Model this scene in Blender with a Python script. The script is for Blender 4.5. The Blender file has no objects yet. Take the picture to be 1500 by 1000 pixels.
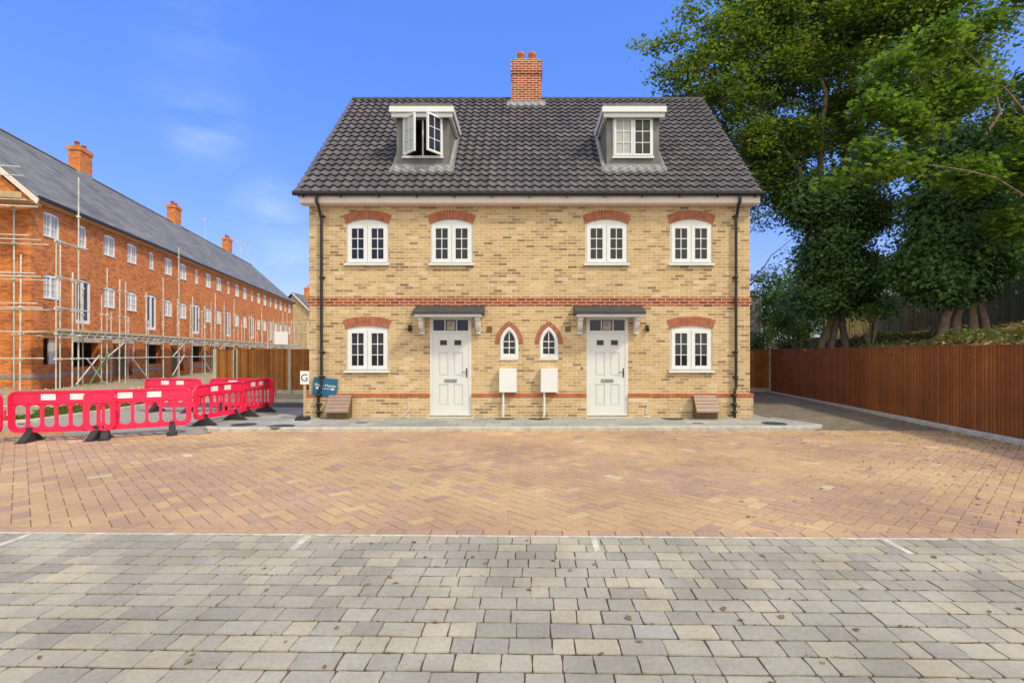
import bpy, math, random
import numpy as np
from mathutils import Vector, Matrix, Euler
from mathutils.geometry import tessellate_polygon

R = math.radians
rng = random.Random(7)
C = bpy.context.scene.collection
F = 770.0                                   # focal length in photo pixels (photo 1500 wide)

# ------------------------------------------------------------------ camera
cd = bpy.data.cameras.new('camera'); cam = bpy.data.objects.new('camera', cd); C.objects.link(cam)
cd.sensor_width = 36; cd.lens = 36 * F / 1500
cd.shift_x = -20 / 1500; cd.shift_y = 17 / 1500
cd.clip_end = 3000; cd.clip_start = 0.05
cam.location = (0, 0, 1.6); cam.rotation_euler = (R(90), 0, 0)
bpy.context.scene.camera = cam

# ------------------------------------------------------------------ light
SUN_EL, SUN_AZ = 49.0, 128.0                # azimuth clockwise from +Y (towards the house)
w = bpy.data.worlds.new("World"); bpy.context.scene.world = w; w.use_nodes = True
nt = w.node_tree; nt.nodes.clear()
N = nt.nodes.new; L = nt.links.new
out = N('ShaderNodeOutputWorld'); bg = N('ShaderNodeBackground')
sky = N('ShaderNodeTexSky'); sky.sky_type = 'NISHITA'; sky.sun_disc = False
sky.sun_elevation = R(SUN_EL); sky.sun_rotation = R(SUN_AZ)
sky.air_density = 1.0; sky.dust_density = 0.6; sky.ozone_density = 2.5
hsv = N('ShaderNodeHueSaturation'); hsv.inputs['Saturation'].default_value = 2.0
gm = N('ShaderNodeGamma'); gm.inputs[1].default_value = .45; L(sky.outputs[0], gm.inputs[0]); L(gm.outputs[0], hsv.inputs['Color'])
tint = N('ShaderNodeMix'); tint.data_type = 'RGBA'; tint.blend_type = 'MULTIPLY'; tint.inputs[0].default_value = 1
tint.inputs[7].default_value = (2.4, 2.3, 3.75, 1)
L(hsv.outputs[0], tint.inputs[6])
tc = N('ShaderNodeTexCoord')
# thin cirrus: stretched noise gathered in a few patches of the sky
mp = N('ShaderNodeMapping'); mp.inputs['Scale'].default_value = (2.0, 2.0, 7.0); mp.inputs['Rotation'].default_value = (0, R(-14), 0)
L(tc.outputs['Generated'], mp.inputs[0])
nz = N('ShaderNodeTexNoise'); nz.inputs['Scale'].default_value = 2.2; nz.inputs['Detail'].default_value = 7; nz.inputs['Roughness'].default_value = .62
L(mp.outputs[0], nz.inputs['Vector'])
def math_node(op, a, b=None, clamp=False):
    n = N('ShaderNodeMath'); n.operation = op; n.use_clamp = clamp
    for i, v in enumerate((a, b)):
        if v is None: continue
        if isinstance(v, (int, float)): n.inputs[i].default_value = v
        else: L(v, n.inputs[i])
    return n.outputs[0]
def sky_patch(px, py, r):
    d = Vector(((px - 770) / F, 1, (517 - py) / F)).normalized()
    v = N('ShaderNodeVectorMath'); v.operation = 'DISTANCE'; L(tc.outputs['Generated'], v.inputs[0]); v.inputs[1].default_value = d
    m = N('ShaderNodeMapRange'); m.interpolation_type = 'SMOOTHSTEP'; L(v.outputs['Value'], m.inputs[0])
    m.inputs[1].default_value = 0; m.inputs[2].default_value = r; m.inputs[3].default_value = 1; m.inputs[4].default_value = 0
    return m.outputs[0]
mask = None
for (px, py, r, a) in [(300, 182, .09, .75), (250, 155, .09, .25), (400, 310, .09, .8), (425, 385, .12, .6), (290, 45, .12, .25)]:
    p = math_node('MULTIPLY', sky_patch(px, py, r), a)
    mask = p if mask is None else math_node('MAXIMUM', mask, p)
cm = N('ShaderNodeMapRange'); L(nz.outputs[0], cm.inputs[0]); cm.inputs[1].default_value = .4; cm.inputs[2].default_value = .8
wisps = math_node('MULTIPLY', math_node('MULTIPLY', mask, cm.outputs[0]), .30, True)
# broken bright cloud added behind the photographer as neutral fill, hinted by window reflections
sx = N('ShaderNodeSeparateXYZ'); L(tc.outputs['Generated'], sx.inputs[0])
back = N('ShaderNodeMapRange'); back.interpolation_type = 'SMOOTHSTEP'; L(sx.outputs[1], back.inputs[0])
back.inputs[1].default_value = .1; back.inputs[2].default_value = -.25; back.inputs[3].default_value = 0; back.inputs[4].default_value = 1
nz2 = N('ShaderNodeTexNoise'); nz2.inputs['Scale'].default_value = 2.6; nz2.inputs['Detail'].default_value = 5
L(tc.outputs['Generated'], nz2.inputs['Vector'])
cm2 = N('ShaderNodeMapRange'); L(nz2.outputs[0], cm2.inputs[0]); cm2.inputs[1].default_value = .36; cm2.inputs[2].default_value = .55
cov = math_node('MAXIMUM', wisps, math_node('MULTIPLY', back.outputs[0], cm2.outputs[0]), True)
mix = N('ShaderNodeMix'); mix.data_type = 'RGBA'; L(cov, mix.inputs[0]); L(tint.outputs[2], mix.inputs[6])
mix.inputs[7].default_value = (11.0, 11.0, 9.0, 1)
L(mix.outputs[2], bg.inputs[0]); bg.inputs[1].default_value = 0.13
L(bg.outputs[0], out.inputs[0])

sd = bpy.data.lights.new('sun', 'SUN'); so = bpy.data.objects.new('sun', sd); C.objects.link(so)
sd.energy = 2.5; sd.angle = R(6); sd.color = (1.0, .90, .66)
az, el = R(SUN_AZ), R(SUN_EL)
sdir = Vector((math.sin(az) * math.cos(el), math.cos(az) * math.cos(el), math.sin(el)))
so.rotation_euler = sdir.to_track_quat('Z', 'Y').to_euler(); so.location = sdir * 40

sc = bpy.context.scene
sc.view_settings.view_transform = 'Standard'; sc.view_settings.look = 'None'
sc.view_settings.exposure = 0.25; sc.view_settings.gamma = 1
sc.cycles.max_bounces = 6; sc.cycles.diffuse_bounces = 3; sc.cycles.transparent_max_bounces = 6

# ------------------------------------------------------------------ materials
def nodes(name):
    m = bpy.data.materials.new(name); m.use_nodes = True
    t = m.node_tree; t.nodes.clear()
    o = t.nodes.new('ShaderNodeOutputMaterial'); b = t.nodes.new('ShaderNodeBsdfPrincipled')
    t.links.new(b.outputs[0], o.inputs[0])
    return m, t, b
def ramp(t, fac, stops, interp='LINEAR'):
    r = t.nodes.new('ShaderNodeValToRGB'); r.color_ramp.interpolation = interp
    e = r.color_ramp.elements
    while len(e) < len(stops): e.new(.5)
    for i, (p, c) in enumerate(stops):
        e[i].position = p; e[i].color = (*c, 1)
    t.links.new(fac, r.inputs[0]); return r.outputs[0]
def noise(t, vec, scale, detail=4, rough=.6):
    n = t.nodes.new('ShaderNodeTexNoise'); n.inputs['Scale'].default_value = scale
    n.inputs['Detail'].default_value = detail; n.inputs['Roughness'].default_value = rough
    if vec is not None: t.links.new(vec, n.inputs['Vector'])
    return n.outputs[0]
def cmix(t, fac, a, b, blend='MIX'):
    n = t.nodes.new('ShaderNodeMix'); n.data_type = 'RGBA'; n.blend_type = blend
    for i, v in ((0, fac), (6, a), (7, b)):
        if isinstance(v, (int, float)): n.inputs[i].default_value = v
        elif isinstance(v, tuple): n.inputs[i].default_value = (*v, 1)
        else: t.links.new(v, n.inputs[i])
    return n.outputs[2]
def objco(t): return t.nodes.new('ShaderNodeTexCoord').outputs['Object']
def uvco(t): return t.nodes.new('ShaderNodeTexCoord').outputs['UV']
def bump(t, b, h, strength, dist=.01):
    n = t.nodes.new('ShaderNodeBump'); n.inputs['Strength'].default_value = strength; n.inputs['Distance'].default_value = dist
    t.links.new(h, n.inputs['Height']); t.links.new(n.outputs[0], b.inputs['Normal'])
def plain(name, col, rough=.6, var=.12, scale=6, metal=0, spec=.5, bumpy=0, coat=0):
    m, t, b = nodes(name)
    n = noise(t, objco(t), scale, 5)
    lo = tuple(c * (1 - var) for c in col); hi = tuple(min(1, c * (1 + var)) for c in col)
    t.links.new(ramp(t, n, [(.3, lo), (.7, hi)]), b.inputs['Base Color'])
    b.inputs['Roughness'].default_value = rough; b.inputs['Metallic'].default_value = metal
    b.inputs['Specular IOR Level'].default_value = spec; b.inputs['Coat Weight'].default_value = coat
    if bumpy: bump(t, b, noise(t, objco(t), scale * 12, 3), bumpy)
    return m
def brick_mat(name, stops, mortar, bw=.235, rh=.0745, msize=.0065, stain=(.75, 1.1), dirt=0):
    m, t, b = nodes(name)
    uv = uvco(t)
    bt = t.nodes.new('ShaderNodeTexBrick'); t.links.new(uv, bt.inputs['Vector'])
    bt.inputs['Color1'].default_value = (0, 0, 0, 1); bt.inputs['Color2'].default_value = (1, 1, 1, 1); bt.inputs['Mortar'].default_value = (.5, .5, .5, 1)
    bt.inputs['Scale'].default_value = 1; bt.inputs['Brick Width'].default_value = bw; bt.inputs['Row Height'].default_value = rh
    bt.inputs['Mortar Size'].default_value = msize; bt.inputs['Mortar Smooth'].default_value = .15; bt.inputs['Bias'].default_value = 0
    bt.offset = .5
    col = ramp(t, bt.outputs['Color'], stops)
    # short-scale clay variation inside each brick, and broad tonal drift
    n1 = noise(t, uv, 22, 4); col = cmix(t, .55, col, ramp(t, n1, [(.25, (.62,) * 3), (.75, (1.25,) * 3)]), 'MULTIPLY')
    n2 = noise(t, uv, .55, 3); col = cmix(t, 1, col, ramp(t, n2, [(.3, (stain[0],) * 3), (.7, (stain[1],) * 3)]), 'MULTIPLY')
    mo = cmix(t, .5, mortar, ramp(t, noise(t, uv, 3, 4), [(.3, (.7,) * 3), (.7, (1.1,) * 3)]), 'MULTIPLY')
    col = cmix(t, bt.outputs['Fac'], col, mo)
    t.links.new(col, b.inputs['Base Color']); b.inputs['Roughness'].default_value = .9; b.inputs['Specular IOR Level'].default_value = .2
    h = t.nodes.new('ShaderNodeMath'); h.operation = 'MULTIPLY_ADD'; t.links.new(bt.outputs['Fac'], h.inputs[0]); h.inputs[1].default_value = -1
    t.links.new(n1, h.inputs[2]); bump(t, b, h.outputs[0], .45, .006)
    return m
def rnd_mat(name, stops, rough=.85, noise_scale=18, bumpy=.25, spots=None, spec=.3, interp='LINEAR', patch=None):
    m, t, b = nodes(name)
    a = t.nodes.new('ShaderNodeAttribute'); a.attribute_name = 'rnd'
    col = ramp(t, a.outputs['Fac'], stops, interp)
    oc = objco(t)
    n1 = noise(t, oc, noise_scale, 6, .7)
    col = cmix(t, .6, col, ramp(t, n1, [(.25, (.68,) * 3), (.75, (1.22,) * 3)]), 'MULTIPLY')
    if patch:
        col = cmix(t, 1, col, ramp(t, noise(t, oc, patch[0], 3), [(.32, patch[1]), (.68, patch[2])]), 'MULTIPLY')
    if spots:
        sp = noise(t, oc, spots[0], 5, .75)
        msk = ramp(t, sp, [(spots[1], (0,) * 3), (spots[1] + .07, (1,) * 3)])
        col = cmix(t, msk, col, spots[2])
    t.links.new(col, b.inputs['Base Color']); b.inputs['Roughness'].default_value = rough
    b.inputs['Specular IOR Level'].default_value = spec
    if bumpy: bump(t, b, noise(t, oc, noise_scale * 3.5, 4, .7), bumpy, .004)
    return m
def leaf_mat(name, stops, trans=.35, rough=.5):
    m, t, b = nodes(name)
    a = t.nodes.new('ShaderNodeAttribute'); a.attribute_name = 'rnd'
    col = ramp(t, a.outputs['Fac'], stops)
    t.links.new(col, b.inputs['Base Color']); b.inputs['Roughness'].default_value = rough
    b.inputs['Specular IOR Level'].default_value = .35
    tr = t.nodes.new('ShaderNodeBsdfTranslucent')
    c2 = cmix(t, 1, col, (1.45, 1.5, .6), 'MULTIPLY'); t.links.new(c2, tr.inputs[0])
    mx = t.nodes.new('ShaderNodeMixShader'); mx.inputs[0].default_value = trans
    t.links.new(b.outputs[0], mx.inputs[1]); t.links.new(tr.outputs[0], mx.inputs[2])
    o = [n for n in t.nodes if n.type == 'OUTPUT_MATERIAL'][0]; t.links.new(mx.outputs[0], o.inputs[0])
    return m
def fence_mat(name, cols, board=.1):
    m, t, b = nodes(name)
    uv = uvco(t)
    s = t.nodes.new('ShaderNodeSeparateXYZ'); t.links.new(uv, s.inputs[0])
    d = t.nodes.new('ShaderNodeMath'); d.operation = 'DIVIDE'; t.links.new(s.outputs[0], d.inputs[0]); d.inputs[1].default_value = board
    f = t.nodes.new('ShaderNodeMath'); f.operation = 'FLOOR'; t.links.new(d.outputs[0], f.inputs[0])
    wn = t.nodes.new('ShaderNodeTexWhiteNoise'); wn.noise_dimensions = '1D'; t.links.new(f.outputs[0], wn.inputs['W'])
    col = ramp(t, wn.outputs['Value'], [(0, cols[0]), (1, cols[1])])
    mp = t.nodes.new('ShaderNodeMapping'); mp.inputs['Scale'].default_value = (14, 1.2, 1); t.links.new(uv, mp.inputs[0])
    g = noise(t, mp.outputs[0], 3, 6, .7)
    col = cmix(t, .8, col, ramp(t, g, [(.25, (.6,) * 3), (.75, (1.3,) * 3)]), 'MULTIPLY')
    col = cmix(t, .7, col, ramp(t, noise(t, uv, 1.1, 3), [(.3, (.65,) * 3), (.7, (1.3,) * 3)]), 'MULTIPLY')
    t.links.new(col, b.inputs['Base Color']); b.inputs['Roughness'].default_value = .75; b.inputs['Specular IOR Level'].default_value = .25
    bump(t, b, g, .3, .003)
    return m

M = {}
M['buff'] = brick_mat('buff_brick', [(0, (.25, .165, .10)), (.08, (.35, .24, .135)), (.18, (.45, .31, .16)), (.3, (.52, .365, .185)), (.6, (.575, .40, .20)), (.86, (.61, .445, .25)), (1, (.66, .52, .35))], (.71, .56, .39), stain=(.87, 1.06), msize=.0075)
M['red'] = brick_mat('red_brick', [(0, (.17, .04, .02)), (.4, (.28, .065, .03)), (1, (.38, .10, .045))], (.66, .42, .3), stain=(.9, 1.05), msize=.009)
M['terrace'] = brick_mat('orange_brick', [(0, (.36, .095, .025)), (.3, (.58, .155, .036)), (1, (.74, .25, .065))], (.68, .38, .20), stain=(.85, 1.12), msize=.006)
M['chimney'] = brick_mat('chimney_brick', [(0, (.2, .035, .018)), (1, (.44, .085, .035))], (.75, .48, .33), stain=(.95, 1.05), msize=.011, bw=.23, rh=.073)
M['arch'] = plain('arch_brick', (.37, .115, .06), .85, .35, 9, bumpy=.3)
M['string'] = plain('string_brick', (.42, .12, .042), .85, .25, 4, bumpy=.3)
M['mortar'] = plain('mortar', (.52, .38, .26), .95, .15, 12)
M['upvc'] = plain('white_plastic', (.72, .725, .73), .35, .03, 3, spec=.5)
M['upvc_bright'] = plain('bright_white_plastic', (.84, .84, .83), .4, .03, 3)
M['door'] = plain('white_door', (.66, .66, .655), .4, .03, 3, spec=.5)
M['cream'] = plain('cream_timber', (.74, .65, .57), .55, .06, 5)
M['tile'] = rnd_mat('roof_tile', [(0, (.088, .076, .081)), (.5, (.112, .097, .102)), (1, (.142, .122, .126))], .62, 14, .45, patch=(.8, (.9, .9, .91), (1.08, 1.07, 1.05)), spec=.4, spots=(7, .71, (.17, .155, .12)))
M['ridge'] = plain('ridge_tile', (.045, .046, .052), .7, .3, 5, bumpy=.2)
M['lead'] = plain('lead', (.27, .275, .29), .6, .28, 5, bumpy=.25)
M['cheek'] = plain('dormer_lead', (.16, .145, .14), .65, .3, 3, bumpy=.2)
M['slate'] = rnd_mat('slate', [(0, (.165, .165, .165)), (1, (.235, .232, .23))], .8, 3, .35, patch=(.5, (.82,) * 3, (1.15,) * 3), spec=.2)
M['black'] = plain('black_plastic', (.012, .012, .013), .38, .2, 5)
M['rubber'] = plain('black_rubber', (.028, .028, .03), .75, .35, 8, bumpy=.3)
M['metal'] = plain('galvanised', (.60, .59, .51), .55, .3, 3, metal=.1)
M['greenpaint'] = plain('green_paint', (.05, .28, .09), .5, .2, 5)
M['glass'] = plain('window_glass', (.018, .016, .02), .04, .3, 1.5, spec=.45)
M['pale_pane'] = plain('pale_glazing', (.46, .455, .44), .3, .05, 3, spec=.15)  # pale tone: blinds in right dormer, painted sky reflection in left dormer
M['dark'] = plain('dark_interior', (.06, .045, .033), .9, .3, 3)
M['inner'] = plain('bare_block_interior', (.26, .20, .14), .9, .3, 2)
M['pots'] = plain('terracotta', (.48, .13, .045), .8, .2, 8)
M['boxplastic'] = plain('brown_plastic', (.30, .20, .16), .5, .1, 6, bumpy=.1)
M['boxbase'] = plain('brown_plastic_dark', (.13, .085, .035), .6, .2, 6)
M['redplastic'] = plain('red_plastic', (.90, .016, .085), .42, .16, 3, coat=.1)
M['sticker'] = plain('white_sticker', (.8, .79, .78), .35, .05, 9)
M['blue'] = plain('blue_board', (.012, .12, .235), .4, .08, 5)
M['paper'] = plain('paper', (.42, .38, .34), .8, .1, 20)
M['letter'] = plain('dark_lettering', (.05, .07, .10), .6, .1, 5)
M['ink'] = plain('grey_ink', (.13, .10, .08), .8, .1, 5)
M['wood'] = plain('pale_timber', (.50, .34, .18), .8, .2, 4, bumpy=.3)
M['concrete'] = plain('concrete_post', (.42, .385, .31), .9, .18, 5, bumpy=.4)
M['kerb'] = plain('kerb_stone', (.47, .435, .36), .9, .2, 6, bumpy=.4)
M['greykerb'] = plain('grey_kerb_stone', (.42, .415, .40), .9, .2, 6, bumpy=.4)
M['line'] = plain('white_sett', (.55, .52, .44), .9, .3, 12, bumpy=.3)
M['iron'] = plain('iron_cover', (.06, .062, .066), .7, .3, 8, bumpy=.5)
M['tarmac'] = plain('tarmac', (.07, .07, .072), .95, .2, 30, bumpy=.5)
M['fence'] = fence_mat('brown_fence', ((.24, .08, .015), (.44, .165, .04)))
M['fence_red'] = fence_mat('red_brown_fence', ((.22, .074, .021), (.34, .118, .034)))
M['fence_old'] = fence_mat('old_fence', ((.15, .12, .05), (.24, .20, .075)), .14)
M['fence_grey'] = fence_mat('grey_fence', ((.16, .15, .15), (.27, .25, .25)), .12)
M['bark'] = plain('bark', (.23, .165, .11), .95, .4, 5, bumpy=.8)
M['vent'] = plain('vent_grille', (.17, .13, .035), .8, .3, 60)
M['orange_pav'] = rnd_mat('orange_block', [(0, (.40, .275, .215)), (.15, (.455, .305, .22)), (.4, (.50, .33, .215)), (.65, (.525, .35, .21)), (.88, (.54, .38, .215)), (.97, (.57, .42, .245)), (1, (.62, .52, .40))], .95, 20, .45, spots=(2.2, .62, (.36, .25, .17)), spec=.05, patch=(.6, (.80, .79, .80), (1.08, 1.08, 1.06)))
M['grey_pav'] = rnd_mat('grey_block', [(0, (.34, .31, .27)), (.25, (.375, .345, .295)), (.55, (.405, .37, .31)), (.8, (.44, .395, .315)), (.95, (.49, .43, .325)), (1, (.40, .38, .345))], .95, 30, .9, spots=(10, .65, (.22, .16, .105)), spec=.04, patch=(1.3, (.80, .79, .77), (1.12, 1.12, 1.1)))
M['joint'] = plain('dirty_joint', (.10, .068, .04), 1, .6, 9)
M['sand'] = plain('sand_joint', (.22, .13, .08), 1, .3, 9)

def slab_mat(name, cols, bw, rh, joint, off=.5, ms=.006):
    m, t, b = nodes(name); uv = uvco(t)
    bt = t.nodes.new('ShaderNodeTexBrick'); t.links.new(uv, bt.inputs['Vector'])
    bt.inputs['Color1'].default_value = (0, 0, 0, 1); bt.inputs['Color2'].default_value = (1, 1, 1, 1)
    bt.inputs['Scale'].default_value = 1; bt.inputs['Brick Width'].default_value = bw; bt.inputs['Row Height'].default_value = rh
    bt.inputs['Mortar Size'].default_value = ms; bt.offset = off
    col = ramp(t, bt.outputs['Color'], [(0, cols[0]), (1, cols[1])])
    col = cmix(t, .8, col, ramp(t, noise(t, uv, 3.5, 6, .7), [(.25, (.72,) * 3), (.75, (1.2,) * 3)]), 'MULTIPLY')
    col = cmix(t, .8, col, ramp(t, noise(t, uv, .6, 4), [(.3, (.8,) * 3), (.7, (1.15,) * 3)]), 'MULTIPLY')
    col = cmix(t, bt.outputs['Fac'], col, joint)
    t.links.new(col, b.inputs['Base Color']); b.inputs['Roughness'].default_value = .92; b.inputs['Specular IOR Level'].default_value = .2
    bump(t, b, noise(t, uv, 60, 4, .7), .3, .004)
    return m
M['pave'] = slab_mat('paving_slab', ((.30, .30, .29), (.40, .39, .365)), .62, .45, (.14, .13, .11))
M['drive'] = slab_mat('drive_block', ((.17, .14, .11), (.28, .225, .175)), .2, .1, (.09, .07, .05))
def earth_mat(name, a, b_, c_, sc_=1.5, fine=14):
    m, t, b = nodes(name); oc = objco(t)
    col = ramp(t, noise(t, oc, sc_, 8, .7), [(.3, a), (.5, b_), (.7, c_)])
    col = cmix(t, .8, col, ramp(t, noise(t, oc, fine, 6, .8), [(.3, (.55,) * 3), (.7, (1.4,) * 3)]), 'MULTIPLY')
    t.links.new(col, b.inputs['Base Color']); b.inputs['Roughness'].default_value = 1; b.inputs['Specular IOR Level'].default_value = .1
    bump(t, b, noise(t, oc, fine * 2, 5, .8), .8, .05)
    return m
M['bank'] = earth_mat('bank_soil', (.19, .13, .08), (.22, .16, .08), (.16, .17, .055))
M['site'] = earth_mat('site_soil', (.34, .26, .16), (.42, .34, .22), (.30, .26, .13), .6, 10)
M['ground'] = earth_mat('ground_soil', (.16, .14, .10), (.2, .18, .12), (.12, .14, .06), .1)
M['conc'] = earth_mat('concrete_road', (.36, .34, .30), (.42, .40, .35), (.38, .36, .31), .8, 25)
M['leafA'] = leaf_mat('sycamore_leaf', [(0, (.065, .12, .032)), (.5, (.115, .185, .042)), (.85, (.21, .26, .05)), (1, (.34, .33, .065))], .48)
M['leafC'] = leaf_mat('young_sycamore_leaf', [(0, (.055, .12, .03)), (.5, (.115, .20, .04)), (.85, (.20, .285, .045)), (1, (.36, .39, .055))], .43)
M['ivy'] = leaf_mat('ivy_leaf', [(0, (.04, .10, .028)), (.6, (.08, .17, .042)), (.93, (.15, .26, .06)), (1, (.24, .33, .08))], .3, .5)
M['far'] = leaf_mat('far_leaf', [(0, (.08, .13, .03)), (.6, (.14, .22, .04)), (1, (.24, .30, .06))], .4)
M['grass'] = leaf_mat('grass_blade', [(0, (.05, .09, .012)), (.7, (.11, .17, .02)), (1, (.22, .22, .06))], .3)
M['weeds'] = leaf_mat('weed_leaf', [(0, (.08, .10, .02)), (.7, (.15, .17, .035)), (1, (.26, .22, .07))], .2)
M['litter'] = leaf_mat('dead_leaf', [(0, (.11, .075, .035)), (.4, (.22, .14, .065)), (.8, (.36, .26, .13)), (1, (.42, .38, .16))], .1, .8)
M['gravel'] = rnd_mat('pea_gravel', [(0, (.42, .32, .2)), (.5, (.56, .45, .3)), (1, (.66, .58, .44))], .9, 30, 0)

# ------------------------------------------------------------------ mesh helper
class MB:
    def __init__(s): s.v = []; s.f = []; s.mi = []; s.sm = []; s.cur = 0
    def mat(s, i): s.cur = i; return s
    def add(s, vs, fs, smooth=False):
        o = len(s.v); s.v += [tuple(v) for v in vs]
        for f in fs: s.f.append([o + i for i in f]); s.mi.append(s.cur); s.sm.append(smooth)
        return s
    def box(s, x0, x1, y0, y1, z0, z1):
        vs = [(x0, y0, z0), (x1, y0, z0), (x1, y1, z0), (x0, y1, z0), (x0, y0, z1), (x1, y0, z1), (x1, y1, z1), (x0, y1, z1)]
        return s.add(vs, [(0, 3, 2, 1), (4, 5, 6, 7), (0, 1, 5, 4), (1, 2, 6, 5), (2, 3, 7, 6), (3, 0, 4, 7)])
    def tube(s, pts, r, n=8, r2=None, cap=True, smooth=True):
        pts = [Vector(p) for p in pts]; k = len(pts); rs = r if isinstance(r, (list, tuple)) else [r + ((r2 if r2 is not None else r) - r) * i / (k - 1) for i in range(k)]
        vs = []; up = None
        for i, p in enumerate(pts):
            d = (pts[min(i + 1, k - 1)] - pts[max(i - 1, 0)]).normalized()
            if up is None: up = Vector((0, 0, 1)) if abs(d.z) < .9 else Vector((0, 1, 0))
            a = d.cross(up).normalized(); b = a.cross(d).normalized(); up = b
            for j in range(n):
                t = 2 * math.pi * j / n; vs.append(p + (a * math.cos(t) + b * math.sin(t)) * rs[i])
        fs = [(i * n + j, i * n + (j + 1) % n, (i + 1) * n + (j + 1) % n, (i + 1) * n + j) for i in range(k - 1) for j in range(n)]
        s.add(vs, fs, smooth)
        if cap: s.add(vs[:n], [tuple(range(n))[::-1]]); s.add(vs[-n:], [tuple(range(n))])
        return s
    def plate(s, outer, holes, w0, w1, T=lambda u, v, w: (u, w, v)):
        loops = [outer] + list(holes)
        pl = [[Vector((u, v, 0)) for u, v in lp] for lp in loops]
        tris = tessellate_polygon(pl); flat = [p for lp in loops for p in lp]; n = len(flat)
        vs = [T(u, v, w0) for u, v in flat] + [T(u, v, w1) for u, v in flat]
        fs = [tuple(t) for t in tris] + [tuple(i + n for i in t[::-1]) for t in tris]
        o = 0
        for lp in loops:
            k = len(lp)
            for i in range(k): fs.append((o + i, o + (i + 1) % k, n + o + (i + 1) % k, n + o + i))
            o += k
        return s.add(vs, fs)
    def lathe(s, prof, c, n=16, smooth=True):
        vs = [(c[0] + r * math.cos(2 * math.pi * j / n), c[1] + r * math.sin(2 * math.pi * j / n), c[2] + z) for r, z in prof for j in range(n)]
        fs = [(i * n + j, i * n + (j + 1) % n, (i + 1) * n + (j + 1) % n, (i + 1) * n + j) for i in range(len(prof) - 1) for j in range(n)]
        return s.add(vs, fs, smooth)
    def xf(s, m): s.v = [tuple(m @ Vector(v)) for v in s.v]; return s
    def build(s, name, mats, parent=None, loc=None, rot=None):
        me = bpy.data.meshes.new(name); me.from_pydata(s.v, [], s.f)
        mats = mats if isinstance(mats, (list, tuple)) else [mats]
        for m in mats: me.materials.append(M[m] if isinstance(m, str) else m)
        import bmesh
        me.polygons.foreach_set('material_index', s.mi); me.polygons.foreach_set('use_smooth', s.sm)
        bm = bmesh.new(); bm.from_mesh(me); bmesh.ops.recalc_face_normals(bm, faces=bm.faces); bm.normal_update()
        uv = bm.loops.layers.uv.new('UVMap')
        for f in bm.faces:
            n = f.normal; ax = max(range(3), key=lambda i: abs(n[i]))
            for l in f.loops:
                c = l.vert.co
                l[uv].uv = (c.y, c.z) if ax == 0 else ((c.x, c.z) if ax == 1 else (c.x, c.y))
        bm.to_mesh(me); bm.free(); me.update()
        o = bpy.data.objects.new(name, me); C.objects.link(o)
        if parent is not None: o.parent = parent
        if loc is not None: o.location = loc
        if rot is not None: o.rotation_euler = rot
        return o

def tag(o, label=None, cat=None, group=None, kind=None):
    if label: o['label'] = label
    if cat: o['category'] = cat
    if group: o['group'] = group
    if kind: o['kind'] = kind
    return o
def thing(name, label, cat, loc=(0, 0, 0), rz=0, group=None):
    o = bpy.data.objects.new(name, None); C.objects.link(o); o.location = loc; o.rotation_euler = (0, 0, rz); o.empty_display_size = .3
    return tag(o, label, cat, group)
def np_mesh(name, verts, faces_flat, loop_total, mat, rnd=None, parent=None, smooth=False, uv=None):
    me = bpy.data.meshes.new(name)
    nf = len(loop_total); me.vertices.add(len(verts)); me.vertices.foreach_set('co', np.asarray(verts, np.float32).ravel())
    me.loops.add(len(faces_flat)); me.loops.foreach_set('vertex_index', np.asarray(faces_flat, np.int32))
    me.polygons.add(nf); ls = np.concatenate([[0], np.cumsum(loop_total)[:-1]]).astype(np.int32)
    me.polygons.foreach_set('loop_start', ls); me.polygons.foreach_set('loop_total', np.asarray(loop_total, np.int32))
    me.polygons.foreach_set('use_smooth', np.full(nf, smooth))
    if rnd is not None:
        a = me.attributes.new('rnd', 'FLOAT', 'FACE'); a.data.foreach_set('value', np.asarray(rnd, np.float32))
    me.materials.append(M[mat]); me.update(); me.validate()
    o = bpy.data.objects.new(name, me); C.objects.link(o)
    if parent is not None: o.parent = parent
    return o
def text_mesh(body, size, mat, name, parent, loc, rot, extrude=.002):
    cu = bpy.data.curves.new(name, 'FONT'); cu.body = body; cu.size = size; cu.extrude = extrude; cu.align_x = 'CENTER'; cu.align_y = 'CENTER'
    to = bpy.data.objects.new('tmp', cu); C.objects.link(to)
    dg = bpy.context.evaluated_depsgraph_get(); me = bpy.data.meshes.new_from_object(to.evaluated_get(dg))
    bpy.data.objects.remove(to); me.name = name
    me.materials.clear(); me.materials.append(M[mat]); o = bpy.data.objects.new(name, me); C.objects.link(o)
    o.parent = parent; o.location = loc; o.rotation_euler = rot
    return o
def P(px, py, D): return Vector(((px - 770) * D / F, D, 1.6 + (517 - py) * D / F))

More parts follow.
